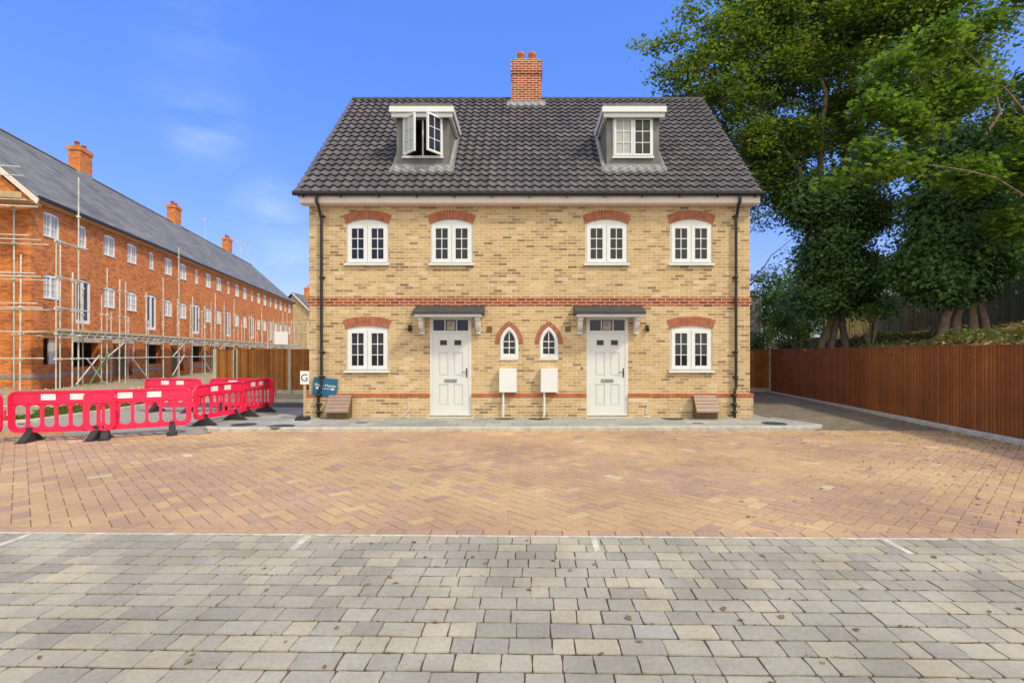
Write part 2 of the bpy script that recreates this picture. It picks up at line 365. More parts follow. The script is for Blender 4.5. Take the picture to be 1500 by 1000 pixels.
# ------------------------------------------------------------------ ground
g = MB(); g.add([(-900, -900, -.16), (900, -900, -.16), (900, 1500, -.16), (-900, 1500, -.16)], [(0, 1, 2, 3)])
tag(g.build('ground', 'ground'), kind='structure')
TILT = R(-1.1)
def clip(poly, a, b, c):                       # keep a*x+b*y<=c
    o = []
    for i in range(len(poly)):
        p, q = poly[i], poly[(i + 1) % len(poly)]; dp = a * p[0] + b * p[1] - c; dq = a * q[0] + b * q[1] - c
        if dp <= 0: o.append(p)
        if dp * dq < 0: t = dp / (dp - dq); o.append((p[0] + (q[0] - p[0]) * t, p[1] + (q[1] - p[1]) * t))
    return o
class Blocks:
    def __init__(s): s.v = []; s.f = []; s.lt = []; s.r = []
    def add(s, poly, inset, top, low, r, jz=.0015):
        n = len(poly); cx = sum(p[0] for p in poly) / n; cy = sum(p[1] for p in poly) / n
        dz = rng.uniform(-jz, jz); tx = rng.uniform(-.006, .006); ty = rng.uniform(-.006, .006); b = len(s.v)
        inn = []
        for p in poly:
            d = math.hypot(p[0] - cx, p[1] - cy) or 1; k = max(0, 1 - inset / d)
            inn.append((cx + (p[0] - cx) * k, cy + (p[1] - cy) * k))
        for p in poly: s.v.append((p[0], p[1], low))
        for p in inn: s.v.append((p[0], p[1], top + dz + tx * (p[0] - cx) + ty * (p[1] - cy)))
        s.f += [b + n + i for i in range(n)]; s.lt.append(n); s.r.append(r)
        for i in range(n):
            j = (i + 1) % n; s.f += [b + i, b + j, b + n + j, b + n + i]; s.lt.append(4); s.r.append(r)
    def build(s, name, mat, parent=None): return np_mesh(name, s.v, s.f, s.lt, mat, s.r, parent)
ZT = -.10
# grey tumbled setts (front): rows of random lengths
gb = Blocks(); y = 4.86; row = .1715
while y > -.6:
    x = -13 + rng.uniform(-.2, 0)
    xe = 13
    while x < xe:
        L_ = rng.choice([.13, .165, .17, .205, .25, .255, .26])
        j = rng.uniform(.0004, .0026); x0, x1, y0, y1 = x + j, x + L_ - j, y - row + .0080, y - .0075
        def J(a=.0045): return rng.uniform(-a, a)
        c = .008
        poly = [(x0 + c, y0 + J()), ((x0 + x1) / 2, y0 + J(.003)), (x1 - c, y0 + J()), (x1 + J(), y0 + c), (x1 + J(.003), (y0 + y1) / 2), (x1 + J(), y1 - c),
                (x1 - c, y1 + J()), ((x0 + x1) / 2, y1 + J(.003)), (x0 + c, y1 + J()), (x0 + J(), y1 - c), (x0 + J(.003), (y0 + y1) / 2), (x0 + J(), y0 + c)]
        if not any(abs((x + L_ / 2) - bx) < .0 for bx in ()):
            gb.add(poly, .0035, ZT, ZT - .02, rng.random(), .002)
        x += L_
    y -= row
yard = gb.build('parking_bay_paving', 'grey_pav'); yard.rotation_euler = (0, 0, TILT); tag(yard, kind='structure')
bs = MB(); bs.box(-13, 13, -.8, 4.87, -.2, ZT - .0075); o = bs.build('paving_joints', 'joint', rot=(0, 0, TILT)); tag(o, kind='structure')
# white edging line and bay markers
ln = MB(); ln.box(-13, 13, 4.872, 4.905, -.2, ZT + .001)
o = ln.build('edging_line', 'line', rot=(0, 0, TILT)); tag(o, kind='structure')
mk = MB()
for bx in (-4.75, -2.11, .53, 3.18, 5.82, -7.39):
    for k in range(2): mk.box(bx - .028, bx + .028, 4.86 - (k + 1) * row + .005, 4.86 - k * row - .004, -.2, ZT + .004)
o = mk.build('bay_markings', 'line', rot=(0, 0, TILT)); tag(o, kind='structure')
# orange herringbone road
ob = Blocks(); W = .143
def addblk(x0, y0, x1, y1):
    j = .0030
    pts = [(x0 + j, y0 + j), (x1 - j, y0 + j), (x1 - j, y1 - j), (x0 + j, y1 - j)]
    c = math.cos(R(45)); pts = [((p[0] - p[1]) * c, (p[0] + p[1]) * c + 8) for p in pts]
    cx, cy = sum(p[0] for p in pts) / 4, sum(p[1] for p in pts) / 4
    if cx < -18 or cx > 11 or cy < 4.7 or cy > 12.3: return
    pts = clip(pts, 0, -1, -5.055)
    if len(pts) < 3: return
    if cx > 6.2: pts = clip(pts, 0, 1, 11.72)
    elif cx < -6.9: pts = clip(pts, 0, 1, 11.0 - .0 * cx)
    if len(pts) < 3: return
    r = rng.random(); r = (r if rng.random() > .6 else .5 + .28 * math.sin(cx * .9 + cy * 1.3) + rng.uniform(-.14, .14)); r = min(r, .965) if rng.random() < .7 else r
    ob.add(pts, .0035, ZT, ZT - .012, min(1, max(0, r)), .0012)
for i in range(-170, 171):
    for k in range(-60, 61):
        # herringbone 90: cell stepping
        x, y = i * W + k * 2 * W, i * W - k * 2 * W
        addblk(x, y, x + 2 * W, y + W); addblk(x - W + W, y + W, x + W, y + 3 * W)
x = -18.0
while x < 11:
    ob.add([(x + .003, 4.922), (x + .247, 4.922), (x + .247, 5.05), (x + .003, 5.05)], .004, ZT, ZT - .012, rng.uniform(.1, .6)); x += .25
o = ob.build('road', 'orange_pav'); o.rotation_euler = (0, 0, TILT); tag(o, kind='structure')
bs = MB(); bs.box(-18, 11, 4.915, 12.2, -.2, ZT - .005); o = bs.build('road_bed', 'sand', rot=(0, 0, TILT)); tag(o, kind='structure')
# pavement round the house with kerb stones
kl = [(-6.85, 11.32), (6.35, 11.6)]
pv = MB()
outer = [(-6.75, 11.45), (6.30, 11.72), (6.62, 11.95), (6.05, 13.0), (5.95, 22), (5.4, 22), (5.4, 13.3), (-5.3, 13.3), (-5.3, 22), (-6.35, 22), (-6.35, 15.2), (-6.95, 11.6)]
pv.plate(outer, [], -.2, -.02, T=lambda u, v, w: (u, v, w))
tag(pv.build('pavement', 'pave'), kind='structure')
kb = MB()
def kerb_run(mb, a, b, wd, z0, z1, step=.95, gap=.006):
    a = Vector((*a, 0)); b = Vector((*b, 0)); d = (b - a); n = max(1, round(d.length / step)); d.normalize(); s = (b - a).length / n; q = Vector((-d.y, d.x, 0))
    for i in range(n):
        p0 = a + d * (i * s + gap / 2); p1 = a + d * ((i + 1) * s - gap / 2); dz = rng.uniform(-.003, .003); ch = .018
        sec = [(0, z0), (wd, z0), (wd, z1 + dz), (ch, z1 + dz), (0, z1 - ch + dz)]
        vs = [p0 + q * u + Vector((0, 0, v)) for u, v in sec] + [p1 + q * u + Vector((0, 0, v)) for u, v in sec]
        mb.add(vs, [tuple(range(5)), tuple(range(5, 10))] + [(k, (k + 1) % 5, 5 + (k + 1) % 5, 5 + k) for k in range(5)])
kerb_run(kb, kl[0], (4.0, 11.55), .14, -.2, -.012)
kerb_run(kb, (-7.1, 11.62), kl[0], .14, -.2, -.014, .45)
o = kb.build('kerb', 'kerb'); tag(o, kind='structure')
kb = MB(); kerb_run(kb, (4.0, 11.55), kl[1], .14, -.2, -.012); kerb_run(kb, kl[1], (6.72, 11.9), .14, -.2, -.014, .5)
kerb_run(kb, (6.72, 11.9), (6.2, 13.2), .12, -.2, -.012)
tag(kb.build('kerb', 'greykerb'), kind='structure')
# driveway on the right
dv = MB(); dv.add([(5.5, 11.6, -.098), (10.2, 11.5, -.098), (10.9, 24, -.04), (5.5, 24, -.04)], [(0, 1, 2, 3)])
tag(dv.build('driveway', 'drive'), kind='structure')
# left: concrete road, kerb and site ground
sr = MB(); sr.add([(-30, 11.0, -.094), (-6.8, 11.0, -.094), (-6.3, 16.6, -.09), (-12, 17.6, -.09), (-30, 10.9, -.094)], [(0, 1, 2, 3)])
tag(sr.build('site_road', 'conc'), kind='structure')
tm = MB(); tm.add([(-11.9, 16.5, -.086), (-5.4, 16.3, -.086), (-5.4, 17.9, -.086), (-11.9, 17.9, -.086)], [(0, 1, 2, 3)])
tag(tm.build('side_road', 'tarmac'), kind='structure')
kb = MB(); kerb_run(kb, (-12.5, 17.9), (-5.4, 17.9), .15, -.2, .02)
kerb_run(kb, (-12.2, 12.35), (-11.9, 12.8), .14, -.2, 0.0, .5); kerb_run(kb, (-11.9, 12.8), (-11.9, 17.9), .14, -.2, 0.0); kerb_run(kb, (-22, 12.35), (-12.2, 12.35), .14, -.2, 0.0)
tag(kb.build('kerb', 'kerb'), kind='structure')
# uneven site ground up to the terrace
def site_z(x, y):
    d = max(0, min(-11.95 - x if y > 12.5 else 0, y - 12.5)) if y < 18.05 else max(y - 18.05, min(-11.95 - x, y - 12.5), 0)
    t = min(1, d / 3.5)
    return -.07 + .16 * t + (.07 * math.sin(x * 2.1 + y) + .05 * math.sin(x * 3.7 - y * 2.2)) * t
def patch(x0, x1, y0, y1, nx, ny):
    V = [(x0 + (x1 - x0) * i / (nx - 1), y0 + (y1 - y0) * (j / (ny - 1)) ** 1.5) for j in range(ny) for i in range(nx)]
    V = [(x, y, site_z(x, y) + (rng.uniform(-.03, .03) if x0 < x < x1 and y > y0 else 0)) for x, y in V]
    mb = MB(); mb.add(V, [(j * nx + i, j * nx + i + 1, (j + 1) * nx + i + 1, (j + 1) * nx + i) for j in range(ny - 1) for i in range(nx - 1)], True)
    tag(mb.build('site_ground', 'site'), kind='structure')
patch(-42, -11.95, 12.5, 76, 70, 70); patch(-11.95, -5.4, 18.05, 76, 16, 50)

# ------------------------------------------------------------------ leaves
def leaf_cloud(name, mat, centres, n_per, spread, size, parent=None, up=.9, flat=.45, lobed=False, seed=1, drift=0.0, rbias=None, outward=0):
    r = np.random.RandomState(seed); cs = np.asarray(centres, float); K = len(cs)
    c = np.repeat(cs, n_per, 0); n = len(c)
    off = r.normal(size=(n, 3)) * spread; off[:, 2] *= flat; c = c + off
    c[:, 2] -= drift * (off[:, 0] ** 2 + off[:, 1] ** 2)
    nrm = r.normal(size=(n, 3)); nrm /= np.linalg.norm(nrm, axis=1)[:, None]; nrm[:, 2] = np.abs(nrm[:, 2]) + up
    if outward:
        ax = c[:, :2] - c[:, :2].mean(0); ax /= np.linalg.norm(ax, axis=1)[:, None] + 1e-6; nrm[:, :2] += ax * outward
    nrm /= np.linalg.norm(nrm, axis=1)[:, None]
    t = r.normal(size=(n, 3)); t -= nrm * (t * nrm).sum(1)[:, None]; t /= np.linalg.norm(t, axis=1)[:, None]
    b = np.cross(nrm, t); s = size * r.uniform(.6, 1.25, size=n)
    if lobed: sh = [(0, -.5, 0), (0, .55, 0), (.5, -.15, .1), (.2, .05, .05), (.42, .38, .1), (-.5, -.15, .1), (-.2, .05, .05), (-.42, .38, .1)]; fc = [[0, 2, 3, 4, 1], [1, 7, 6, 5, 0]]
    else: sh = [(0, -.5, 0), (0, .5, 0), (.36, .05, .09), (-.36, .05, .09)]; fc = [[0, 2, 1], [0, 1, 3]]
    k = len(sh); vs = np.empty((n, k, 3))
    for i, (u, v, q) in enumerate(sh): vs[:, i] = c + b * (u * s)[:, None] + t * (v * s)[:, None] + nrm * (q * s)[:, None]
    base = (np.arange(n) * k)[:, None]; ff = np.concatenate([base + np.array(f)[None] for f in fc], 1).ravel()
    lt = np.tile([len(f) for f in fc], n)
    crnd = np.repeat(r.uniform(0, 1, K), n_per); rv = np.clip(.55 * crnd + .45 * r.uniform(0, 1, n), 0, 1)
    if rbias is not None: rv = np.clip(rv * rbias[0] + rbias[1], 0, 1)
    return np_mesh(name, vs.reshape(-1, 3), ff, lt, mat, np.repeat(rv, len(fc)), parent)
def blob_pts(blobs, gap, seed, shell=.55):
    r = np.random.RandomState(seed); o = []
    for (c, rad, dens) in blobs:
        rad = np.asarray(rad if hasattr(rad, '__len__') else (rad,) * 3, float); vol = rad.prod() * 4.19
        n = max(3, int(vol / gap ** 3 * dens))
        d = r.normal(size=(n, 3)); d /= np.linalg.norm(d, axis=1)[:, None]
        q = (shell + (1 - shell) * r.uniform(0, 1, n)) * r.uniform(.75, 1.1, n)
        o.append(np.asarray(c)[None] + d * q[:, None] * rad[None])
    return np.concatenate(o)
def limbs(mb, base, r0, targets, seed, mid=.45, n=7):
    r = random.Random(seed); base = Vector(base)
    for tgt, rr in targets:
        tgt = Vector(tgt); k = 6; pts = []
        for i in range(k + 1):
            f = i / k; p = base.lerp(tgt, f); p.z += math.sin(f * math.pi) * (tgt - base).length * .06
            if 0 < i < k: p += Vector((r.uniform(-1, 1), r.uniform(-1, 1), r.uniform(-.5, .5))) * (tgt - base).length * .035
            pts.append(p)
        mb.tube(pts, [rr * (1 - .8 * i / k) for i in range(k + 1)], n)

# ------------------------------------------------------------------ main house
HY = 13.24                                      # facade plane
SC = F / HY
def hx(px): return (px - 770) / SC
def hz(py): return 1.6 + (517 - py) / SC
house = thing('semi_detached_house', 'pair of buff brick semi-detached houses with dark pantile roof and two dormers', 'house', (0, HY, 0))
WX0, WX1 = hx(453), hx(1098.5)
DEP = 8.2
EZ = 5.52; RZ = 9.92; EYl = -.30; RYl = 4.06      # eave edge and ridge, local y (front = negative)
slope = (RZ - EZ) / (RYl - EYl)
def arcpts(x0, x1, z0, z1, n=10):                 # arc from right spring to left spring through crown z1
    h = z1 - z0; wd = (x1 - x0) / 2; rad = (wd * wd + h * h) / (2 * h); cx = (x0 + x1) / 2; cz = z1 - rad; a = math.asin(wd / rad)
    return [(cx + rad * math.sin(a - 2 * a * i / n), cz + rad * math.cos(a - 2 * a * i / n)) for i in range(n + 1)]
def arched(x0, x1, z0, zs, zc): return [(x0, z0), (x1, z0)] + arcpts(x0, x1, zs, zc)
def lancet(cx, w_, z0, zs, za, n=8):
    hw = w_ / 2; h = za - zs; rad = (hw * hw + h * h) / (2 * hw)
    right = []
    ccx = cx + hw - rad; amax = math.asin(min(1, h / rad))
    for i in range(n + 1):
        a = amax * i / n; right.append((ccx + rad * math.cos(a), zs + rad * math.sin(a)))
    left = [(2 * cx - x, z) for x, z in right[:-1]][::-1]
    return [(cx - hw, z0), (cx + hw, z0)] + right + left
wins = []
for px in (538.2, 661.5, 888.5, 1012.5): wins.append((hx(px), 1.066, hz(386.5), hz(328), hz(321)))
for px in (538.2, 1012.5): wins.append((hx(px), 1.066, hz(543), hz(481.5), hz(477)))
doors = [(hx(660.2), 1.05), (hx(889.6), 1.05)]
lans = [(hx(745.9), .473), (hx(803.9), .473)]
LZ0, LZS, LZA = hz(526.3), hz(503), hz(477.7)
holes = [arched(c - w_ / 2, c + w_ / 2, z0, zs, zc) for c, w_, z0, zs, zc in wins]
holes += [[(c - w_ / 2, .02), (c + w_ / 2, .02), (c + w_ / 2, hz(465.5)), (c - w_ / 2, hz(465.5))] for c, w_ in doors]
holes += [lancet(c, w_, LZ0, LZS, LZA) for c, w_ in lans]
wl = MB()
wl.plate([(WX0, -.1), (WX1, -.1), (WX1, 5.45), (WX0, 5.45)], holes, 0, .3)
gab = [(.3, -.1), (DEP, -.1), (DEP, 5.45), (RYl, 9.7), (.3, 5.95)]
for (a, b) in ((WX0, WX0 + .3), (WX1 - .3, WX1)): wl.plate(gab, [], a, b, T=lambda u, v, w: (w, u, v))
wl.plate([(WX0 + .3, -.1), (WX1 - .3, -.1), (WX1 - .3, 5.45), (WX0 + .3, 5.45)], [], DEP - .3, DEP)
wl.build('wall', 'buff', house)
pt = MB()                                        # plinth, broken at the doors
PZ = hz(581.2)
segs = [WX0 - .09, doors[0][0] - doors[0][1] / 2, doors[0][0] + doors[0][1] / 2, doors[1][0] - doors[1][1] / 2, doors[1][0] + doors[1][1] / 2, WX1 + .065]
for i in (0, 2, 4): pt.box(segs[i], segs[i + 1], -.05, -.002, -.1, PZ)
pt.box(segs[0], WX0 - .002, -.002, DEP, -.1, PZ); pt.box(WX1 + .002, segs[5], -.002, DEP, -.1, PZ)
pt.build('plinth', 'buff', house)
st = MB(); SZ = hz(576)
def brick_course(mb, x0, x1, y0, y1, z0, z1, step=.235, gap=.008):
    x = x0; n = max(1, round((x1 - x0) / step)); s = (x1 - x0) / n
    for i in range(n): mb.box(x0 + i * s + gap / 2, x0 + (i + 1) * s - gap / 2, y0 - rng.uniform(0, .003), y1, z0, z1)
for i in (0, 2, 4): st = MB(); brick_course(st, segs[i] - (.012 if i == 0 else 0), segs[i + 1] + (.012 if i == 4 else 0), -.062, -.003, PZ + .003, SZ); st.build('string_course', 'string', house)
st = MB(); st.box(segs[0] - .012, WX0 - .003, 0, DEP, PZ + .003, SZ); st.build('string_course', 'string', house); st = MB(); st.box(WX1 + .003, segs[5] + .012, 0, DEP, PZ + .003, SZ)
st.build('string_course', 'string', house)
bd = MB(); b0, b1 = hz(447.6), hz(435)
bd.box(WX0 - .03, WX1 + .03, -.014, -.002, b0, b1); bd.box(WX0 - .03, WX0 - .002, 0, DEP, b0, b1); bd.box(WX1 + .002, WX1 + .03, 0, DEP, b0, b1)
bd.build('brick_band', 'red', house)

def arch_bricks(c, x0, x1, zs, zc, th, parent, n=16, flare=.06):
    inner = arcpts(x0, x1, zs, zc, n)
    mb = MB(); hw = (x1 - x0) / 2; h = zc - zs; rad = (hw * hw + h * h) / (2 * h); cx = (x0 + x1) / 2; cz = zc - rad
    # splay the brick joints towards a nearer centre so that the ends lean outwards
    def pt_(f, k):
        a = math.asin(hw / rad); t = -a + 2 * a * f; ix, iz = cx + rad * math.sin(t), cz + rad * math.cos(t)
        lean = (f * 2 - 1) * flare / th; return (ix + lean * k, iz + k * math.sqrt(max(0, 1 - lean * lean)))
    back = [pt_(i / n, 0) for i in range(n + 1)] + [pt_(i / n, th) for i in range(n, -1, -1)]
    mb.mat(1).plate(back, [], -.004, -.001)
    mb.mat(0)
    for i in range(n):
        e = .07; f0, f1 = (i + e) / n, (i + 1 - e) / n; k1 = th - .002
        mb.plate([pt_(f0, .002), pt_(f1, .002), pt_(f1, k1), pt_(f0, k1)], [], -.010 - rng.uniform(0, .003), -.004)
    return mb.build('brick_arch', ['arch', 'mortar'], parent)
def casement(fr, gl, x0, x1, z0, z1, yf, cols=2, rows=3, rail=.052, bar=.020, skip_glass=False):
    fr.plate([(x0, z0), (x1, z0), (x1, z1), (x0, z1)], [[(x0 + rail, z0 + rail), (x1 - rail, z0 + rail), (x1 - rail, z1 - rail), (x0 + rail, z1 - rail)]], yf, yf + .05)
    gx0, gx1, gz0, gz1 = x0 + rail, x1 - rail, z0 + rail, z1 - rail
    for i in range(1, cols): xm = gx0 + (gx1 - gx0) * i / cols; fr.box(xm - bar / 2, xm + bar / 2, yf + .014, yf + .03, gz0, gz1)
    for i in range(1, rows):
        zm = gz0 + (gz1 - gz0) * i / rows
        for k in range(cols):
            a = gx0 + (gx1 - gx0) * k / cols + (bar / 2 if k else 0); b = gx0 + (gx1 - gx0) * (k + 1) / cols - (bar / 2 if k < cols - 1 else 0)
            fr.box(a, b, yf + .014, yf + .03, zm - bar / 2, zm + bar / 2)
    gl.box(gx0 + .001, gx1 - .001, yf + .031, yf + .037, gz0 + .001, gz1 - .001)
def window(c, w_, z0, zs, zc, parent, label=None):
    x0, x1 = c - w_ / 2, c + w_ / 2; fr = MB(); gl = MB()
    bz = .055; tz = (zs - z0) - .075                          # outer frame with two openings
    m = .045; y0 = .025
    top = zs - .035
    op = [(x0 + .055, c - m / 2), (c + m / 2, x1 - .055)]
    fr.plate(arched(x0 + .002, x1 - .002, z0 + .002, zs, zc - .002), [[(a, z0 + bz), (b, z0 + bz), (b, top), (a, top)] for a, b in op], y0, y0 + .07)
    s = MB(); gl2 = MB()
    for a, b in op: casement(s, gl, a - .012, b + .012, z0 + bz - .012, top + .012, y0 - .018, rail=.088)
    f = fr.build('window', 'upvc', parent)
    s.build('casement', 'upvc', f); gl.build('pane', 'glass', f)
    sl = MB(); sl.box(x0 - .045, x1 + .045, -.07, .024, z0 - .032, z0); sl.box(x0 - .045, x1 + .045, -.075, -.05, z0 - .042, z0 - .012)
    sl.build('sill', 'upvc', f)
    if label: f['label'] = label
    return f
for c, w_, z0, zs, zc in wins:
    window(c, w_, z0, zs, zc, house)
    up = z0 > 3
    arch_bricks(c, c - w_ / 2 - .015, c + w_ / 2 + .015, zs, zc, .225 if up else .235, house, 16, .065 if up else .075)
# lancets
for c, w_ in lans:
    fr = MB(); gl = MB()
    iw = w_ - .2
    gw = iw / 2
    inner = lancet(c, iw + .02, LZ0 + .14, LZS + .03, LZA - .12)
    fr.plate(lancet(c, w_ - .004, LZ0 + .002, LZS, LZA - .003), [inner], .0, .07)
    f = fr.build('window', 'upvc', house); f['label'] = 'small white pointed window'
    b = MB(); zt = LZA - .125; b.box(c - .01, c + .01, .02, .036, LZ0 + .14, zt)
    for zz in (LZ0 + .14 + .155, LZ0 + .14 + .31):
        b.box(c - iw / 2 - .008, c - .01, .02, .036, zz - .01, zz + .01); b.box(c + .01, c + iw / 2 + .008, .02, .036, zz - .01, zz + .01)
    b.plate(lancet(c, w_ - .05, LZ0 + .03, LZS, LZA - .035), [lancet(c, w_ - .13, LZ0 + .09, LZS + .01, LZA - .085)], -.018, -.001)
    b.build('glazing_bars', 'upvc', f)
    gl.plate(lancet(c, iw + .018, LZ0 + .141, LZS + .03, LZA - .121), [], .037, .043); gl.build('pane', 'glass', f)
    sl = MB(); sl.box(c - w_ / 2 + .0, c + w_ / 2 - .0, -.03, -.002, LZ0 - .012, LZ0 + .022); sl.build('sill', 'upvc', f)
    # ring of header bricks
    ou = lancet(c, w_ + .01, LZ0, LZS - .02, LZA + .004, 11)[2:]
    mb = MB(); pts = ou; n = len(pts); cen = (c, LZS)
    offp = []
    for i, p in enumerate(pts):
        a = pts[max(0, i - 1)]; b_ = pts[min(n - 1, i + 1)]; d = Vector((b_[0] - a[0], b_[1] - a[1])).normalized(); nn = Vector((d.y, -d.x))
        k = .115 if i != n // 2 else .125
        offp.append((p[0] + nn.x * k, p[1] + nn.y * k))
    mb.mat(1).plate(list(pts) + offp[::-1], [], -.004, -.001); mb.mat(0)
    for i in range(n - 1):
        def lp(a, b_, t): return (a[0] + (b_[0] - a[0]) * t, a[1] + (b_[1] - a[1]) * t)
        for (t0, t1) in ((.1, .9),):
            mb.plate([lp(pts[i], pts[i + 1], t0), lp(pts[i], pts[i + 1], t1), lp(offp[i], offp[i + 1], t1), lp(offp[i], offp[i + 1], t0)], [], -.012, -.004)
    mb.build('brick_arch', ['arch', 'mortar'], house)
# doors
for di, (c, w_) in enumerate(doors):
    x0, x1 = c - w_ / 2, c + w_ / 2; zt = hz(465.5); zb = .03
    fr = MB(); fz = hz(486.5)
    lx0, lx1 = x0 + .075, x1 - .075
    gx0, gx1 = x0 + .085, x1 - .085; g0, g1 = hz(484.2), hz(468.2)
    fr.plate([(x0 + .002, zb), (x1 - .002, zb), (x1 - .002, zt - .002), (x0 + .002, zt - .002)], [[(lx0, zb + .05), (lx1, zb + .05), (lx1, fz - .03), (lx0, fz - .03)], [(gx0, g0), (gx1, g0), (gx1, g1), (gx0, g1)]], -.005, .08)
    dw = (gx1 - gx0) / 3
    for i in (1, 2): fr.box(gx0 + dw * i - .012, gx0 + dw * i + .012, .01, .04, g0, g1)
    fr.box(x0 - .0, x1 + .0, -.03, -.007, zb - .0, zb + .04)
    d = fr.build('door', 'door', house)
    gl = MB(); gl.box(gx0 + .001, gx1 - .001, .042, .05, g0 + .001, g1 - .001); gl.build('fanlight', 'glass', d)
    no = MB(); no.box(gx0 + dw + .045, gx0 + 2 * dw - .045, .036, .0415, g0 + .015, g1 - .03); no.mat(1)
    for k, (a, b_) in enumerate([(.25, .75), (.2, .6), (.25, .7)]): no.box(gx0 + dw + .045 + (dw - .09) * a, gx0 + dw + .045 + (dw - .09) * b_, .0345, .0358, g1 - .09 - .035 * k, g1 - .078 - .035 * k)
    no.build('notice', ['paper', 'ink'], d)
    lf = MB(); ly = .005; z0_, z1_ = zb + .052, fz - .032
    W_ = lx1 - lx0 - .004; lx = lx0 + .002
    sq = [(lx + W_ * .20, lx + W_ * .40), (lx + W_ * .60, lx + W_ * .80)]
    wz0, wz1 = hz(505.6), hz(498)
    pan = [(hz(550.5), hz(516)), (hz(593.8), hz(562.5))]
    pcs = [(lx + W_ * .16, lx + W_ * .43), (lx + W_ * .57, lx + W_ * .84)]
    hs = [[(a, wz0), (b_, wz0), (b_, wz1), (a, wz1)] for a, b_ in sq] + [[(a, p0), (b_, p0), (b_, p1), (a, p1)] for a, b_ in pcs for p0, p1 in pan]
    lf.plate([(lx, z0_), (lx + W_, z0_), (lx + W_, z1_), (lx, z1_)], hs, ly, ly + .045)
    for a, b_ in pcs:
        for p0, p1 in pan:
            lf.box(a, b_, ly + .016, ly + .04, p0, p1)
            lf.plate([(a + .035, p0 + .035), (b_ - .035, p0 + .035), (b_ - .035, p1 - .035), (a + .035, p1 - .035)], [], ly + .004, ly + .0155)
    for a, b_ in sq: lf.plate([(a - .03, wz0 - .03), (b_ + .03, wz0 - .03), (b_ + .03, wz1 + .03), (a - .03, wz1 + .03)], [[(a + .002, wz0 + .002), (b_ - .002, wz0 + .002), (b_ - .002, wz1 - .002), (a + .002, wz1 - .002)]], ly - .012, ly - .001)
    leaf = lf.build('door_leaf', 'door', d)
    for a, b_ in sq: gl = MB(); gl.box(a + .001, b_ - .001, ly + .02, ly + .03, wz0 + .001, wz1 - .001); gl.build('door_pane', 'glass', d)
    lb = MB(); cx = c - .0; lb.box(cx - .155, cx + .155, ly - .012, ly - .001, hz(559.6), hz(555)); lb.box(cx - .13, cx + .13, ly - .018, ly - .0125, hz(558.9), hz(555.8)); lb.build('letterbox', 'metal' if False else 'lead', d)
    hd = MB(); hxp = lx1 - .045; hd.box(hxp - .014, hxp + .014, ly - .012, ly - .001, hz(552.5), hz(539)); hd.tube([(hxp, ly - .012, hz(545)), (hxp, ly - .05, hz(545)), (hxp - .12, ly - .05, hz(545))], .009, 8); hd.build('handle', 'black', d)
    ds = MB(); ds.box(x0 - .05, x1 + .1, -.32, -.052, -.1, .012); ds.build('doorstep', 'kerb', house)
    # canopy
    cx0, cx1 = c - .86, c + .86; cp = MB(); yo = -.52
    zw, zf = hz(447.8), 2.60
    prof = [(-.003, zw), (yo, zf + .02), (yo - .03, zf), (yo - .03, zf - .05), (-.003, zf - .05)]
    cp.plate(prof, [], cx0, cx1, T=lambda u, v, w: (w, u, v))
    cn = cp.build('canopy', 'ridge', house)
    fs = MB(); fs.box(cx0 + .05, cx1 - .05, yo + .02, -.003, zf - .115, zf - .052)
    fs.build('fascia', 'upvc', cn)
    for bx in (c - .70, c + .70):
        bk = MB(); zt_ = zf - .118; pr = [(-.003, zt_), (yo + .12, zt_), (yo + .12, zt_ - .06), (yo + .2, zt_ - .08)] + [(yo + .2 + .2 * (1 - math.cos(t * math.pi / 2)) + .04, zt_ - .1 - .2 * math.sin(t * math.pi / 2)) for t in (0, .25, .5, .75, 1)] + [(-.003, zt_ - .36)]
        bk.plate(pr, [], bx - .055, bx + .055, T=lambda u, v, w: (w, u, v)); bk.box(bx - .06, bx + .06, -.09, -.004, zt_ - .40, zt_ - .362)
        bk.build('bracket', 'upvc', cn)
# wall lights, vents, numbers
for px in (601, 947.7):
    l = MB(); x = hx(px); l.box(x - .03, x + .03, -.02, -.001, hz(484), hz(476)); l.lathe([(0, 0), (.042, 0), (.042, .16), (0, .16)], (x, -.07, hz(485.5)), 14); l.tube([(x, -.02, hz(480)), (x, -.05, hz(480))], .015)
    l.build('wall_lamp', 'black', house)
for px in (717, 832):
    v = MB(); x = hx(px); v.box(x - .07, x + .07, -.012, -.001, hz(486), hz(477.8))
    for k in range(6): v.box(x - .065 + k * .023, x - .053 + k * .023, -.018, -.0125, hz(485.4), hz(478.4))
    v.build('air_vent', 'vent', house)
for dx in (-.03, .03): text_mesh('1', .13, 'iron', 'house_number', house, (hx(697.5) + dx, -.012, hz(540)), (R(90), 0, 0), .004)
text_mesh('9', .13, 'iron', 'house_number', house, (hx(852.5), -.012, hz(540)), (R(90), 0, 0), .004)
# white meter boxes with a pipe each
for px0, px1, pp in ((731.5, 757, 737.6), (791.6, 816.2, 797)):
    m_ = MB(); m_.box(hx(px0), hx(px1), -.20, -.001, hz(573.8), hz(539.5)); m_.plate([(hx(px0) + .012, hz(573.8) + .012), (hx(px1) - .012, hz(573.8) + .012), (hx(px1) - .012, hz(539.5) - .012), (hx(px0) + .012, hz(539.5) - .012)], [], -.212, -.2005)
    mo = m_.build('meter_box', 'upvc', house)
    p = MB(); x = hx(pp); p.tube([(x, -.13, hz(573.5)), (x, -.13, .12), (x - (.02 if px0 > 780 else 0), -.12, -.03)], .027, 10); p.build('pipe', 'upvc', mo)
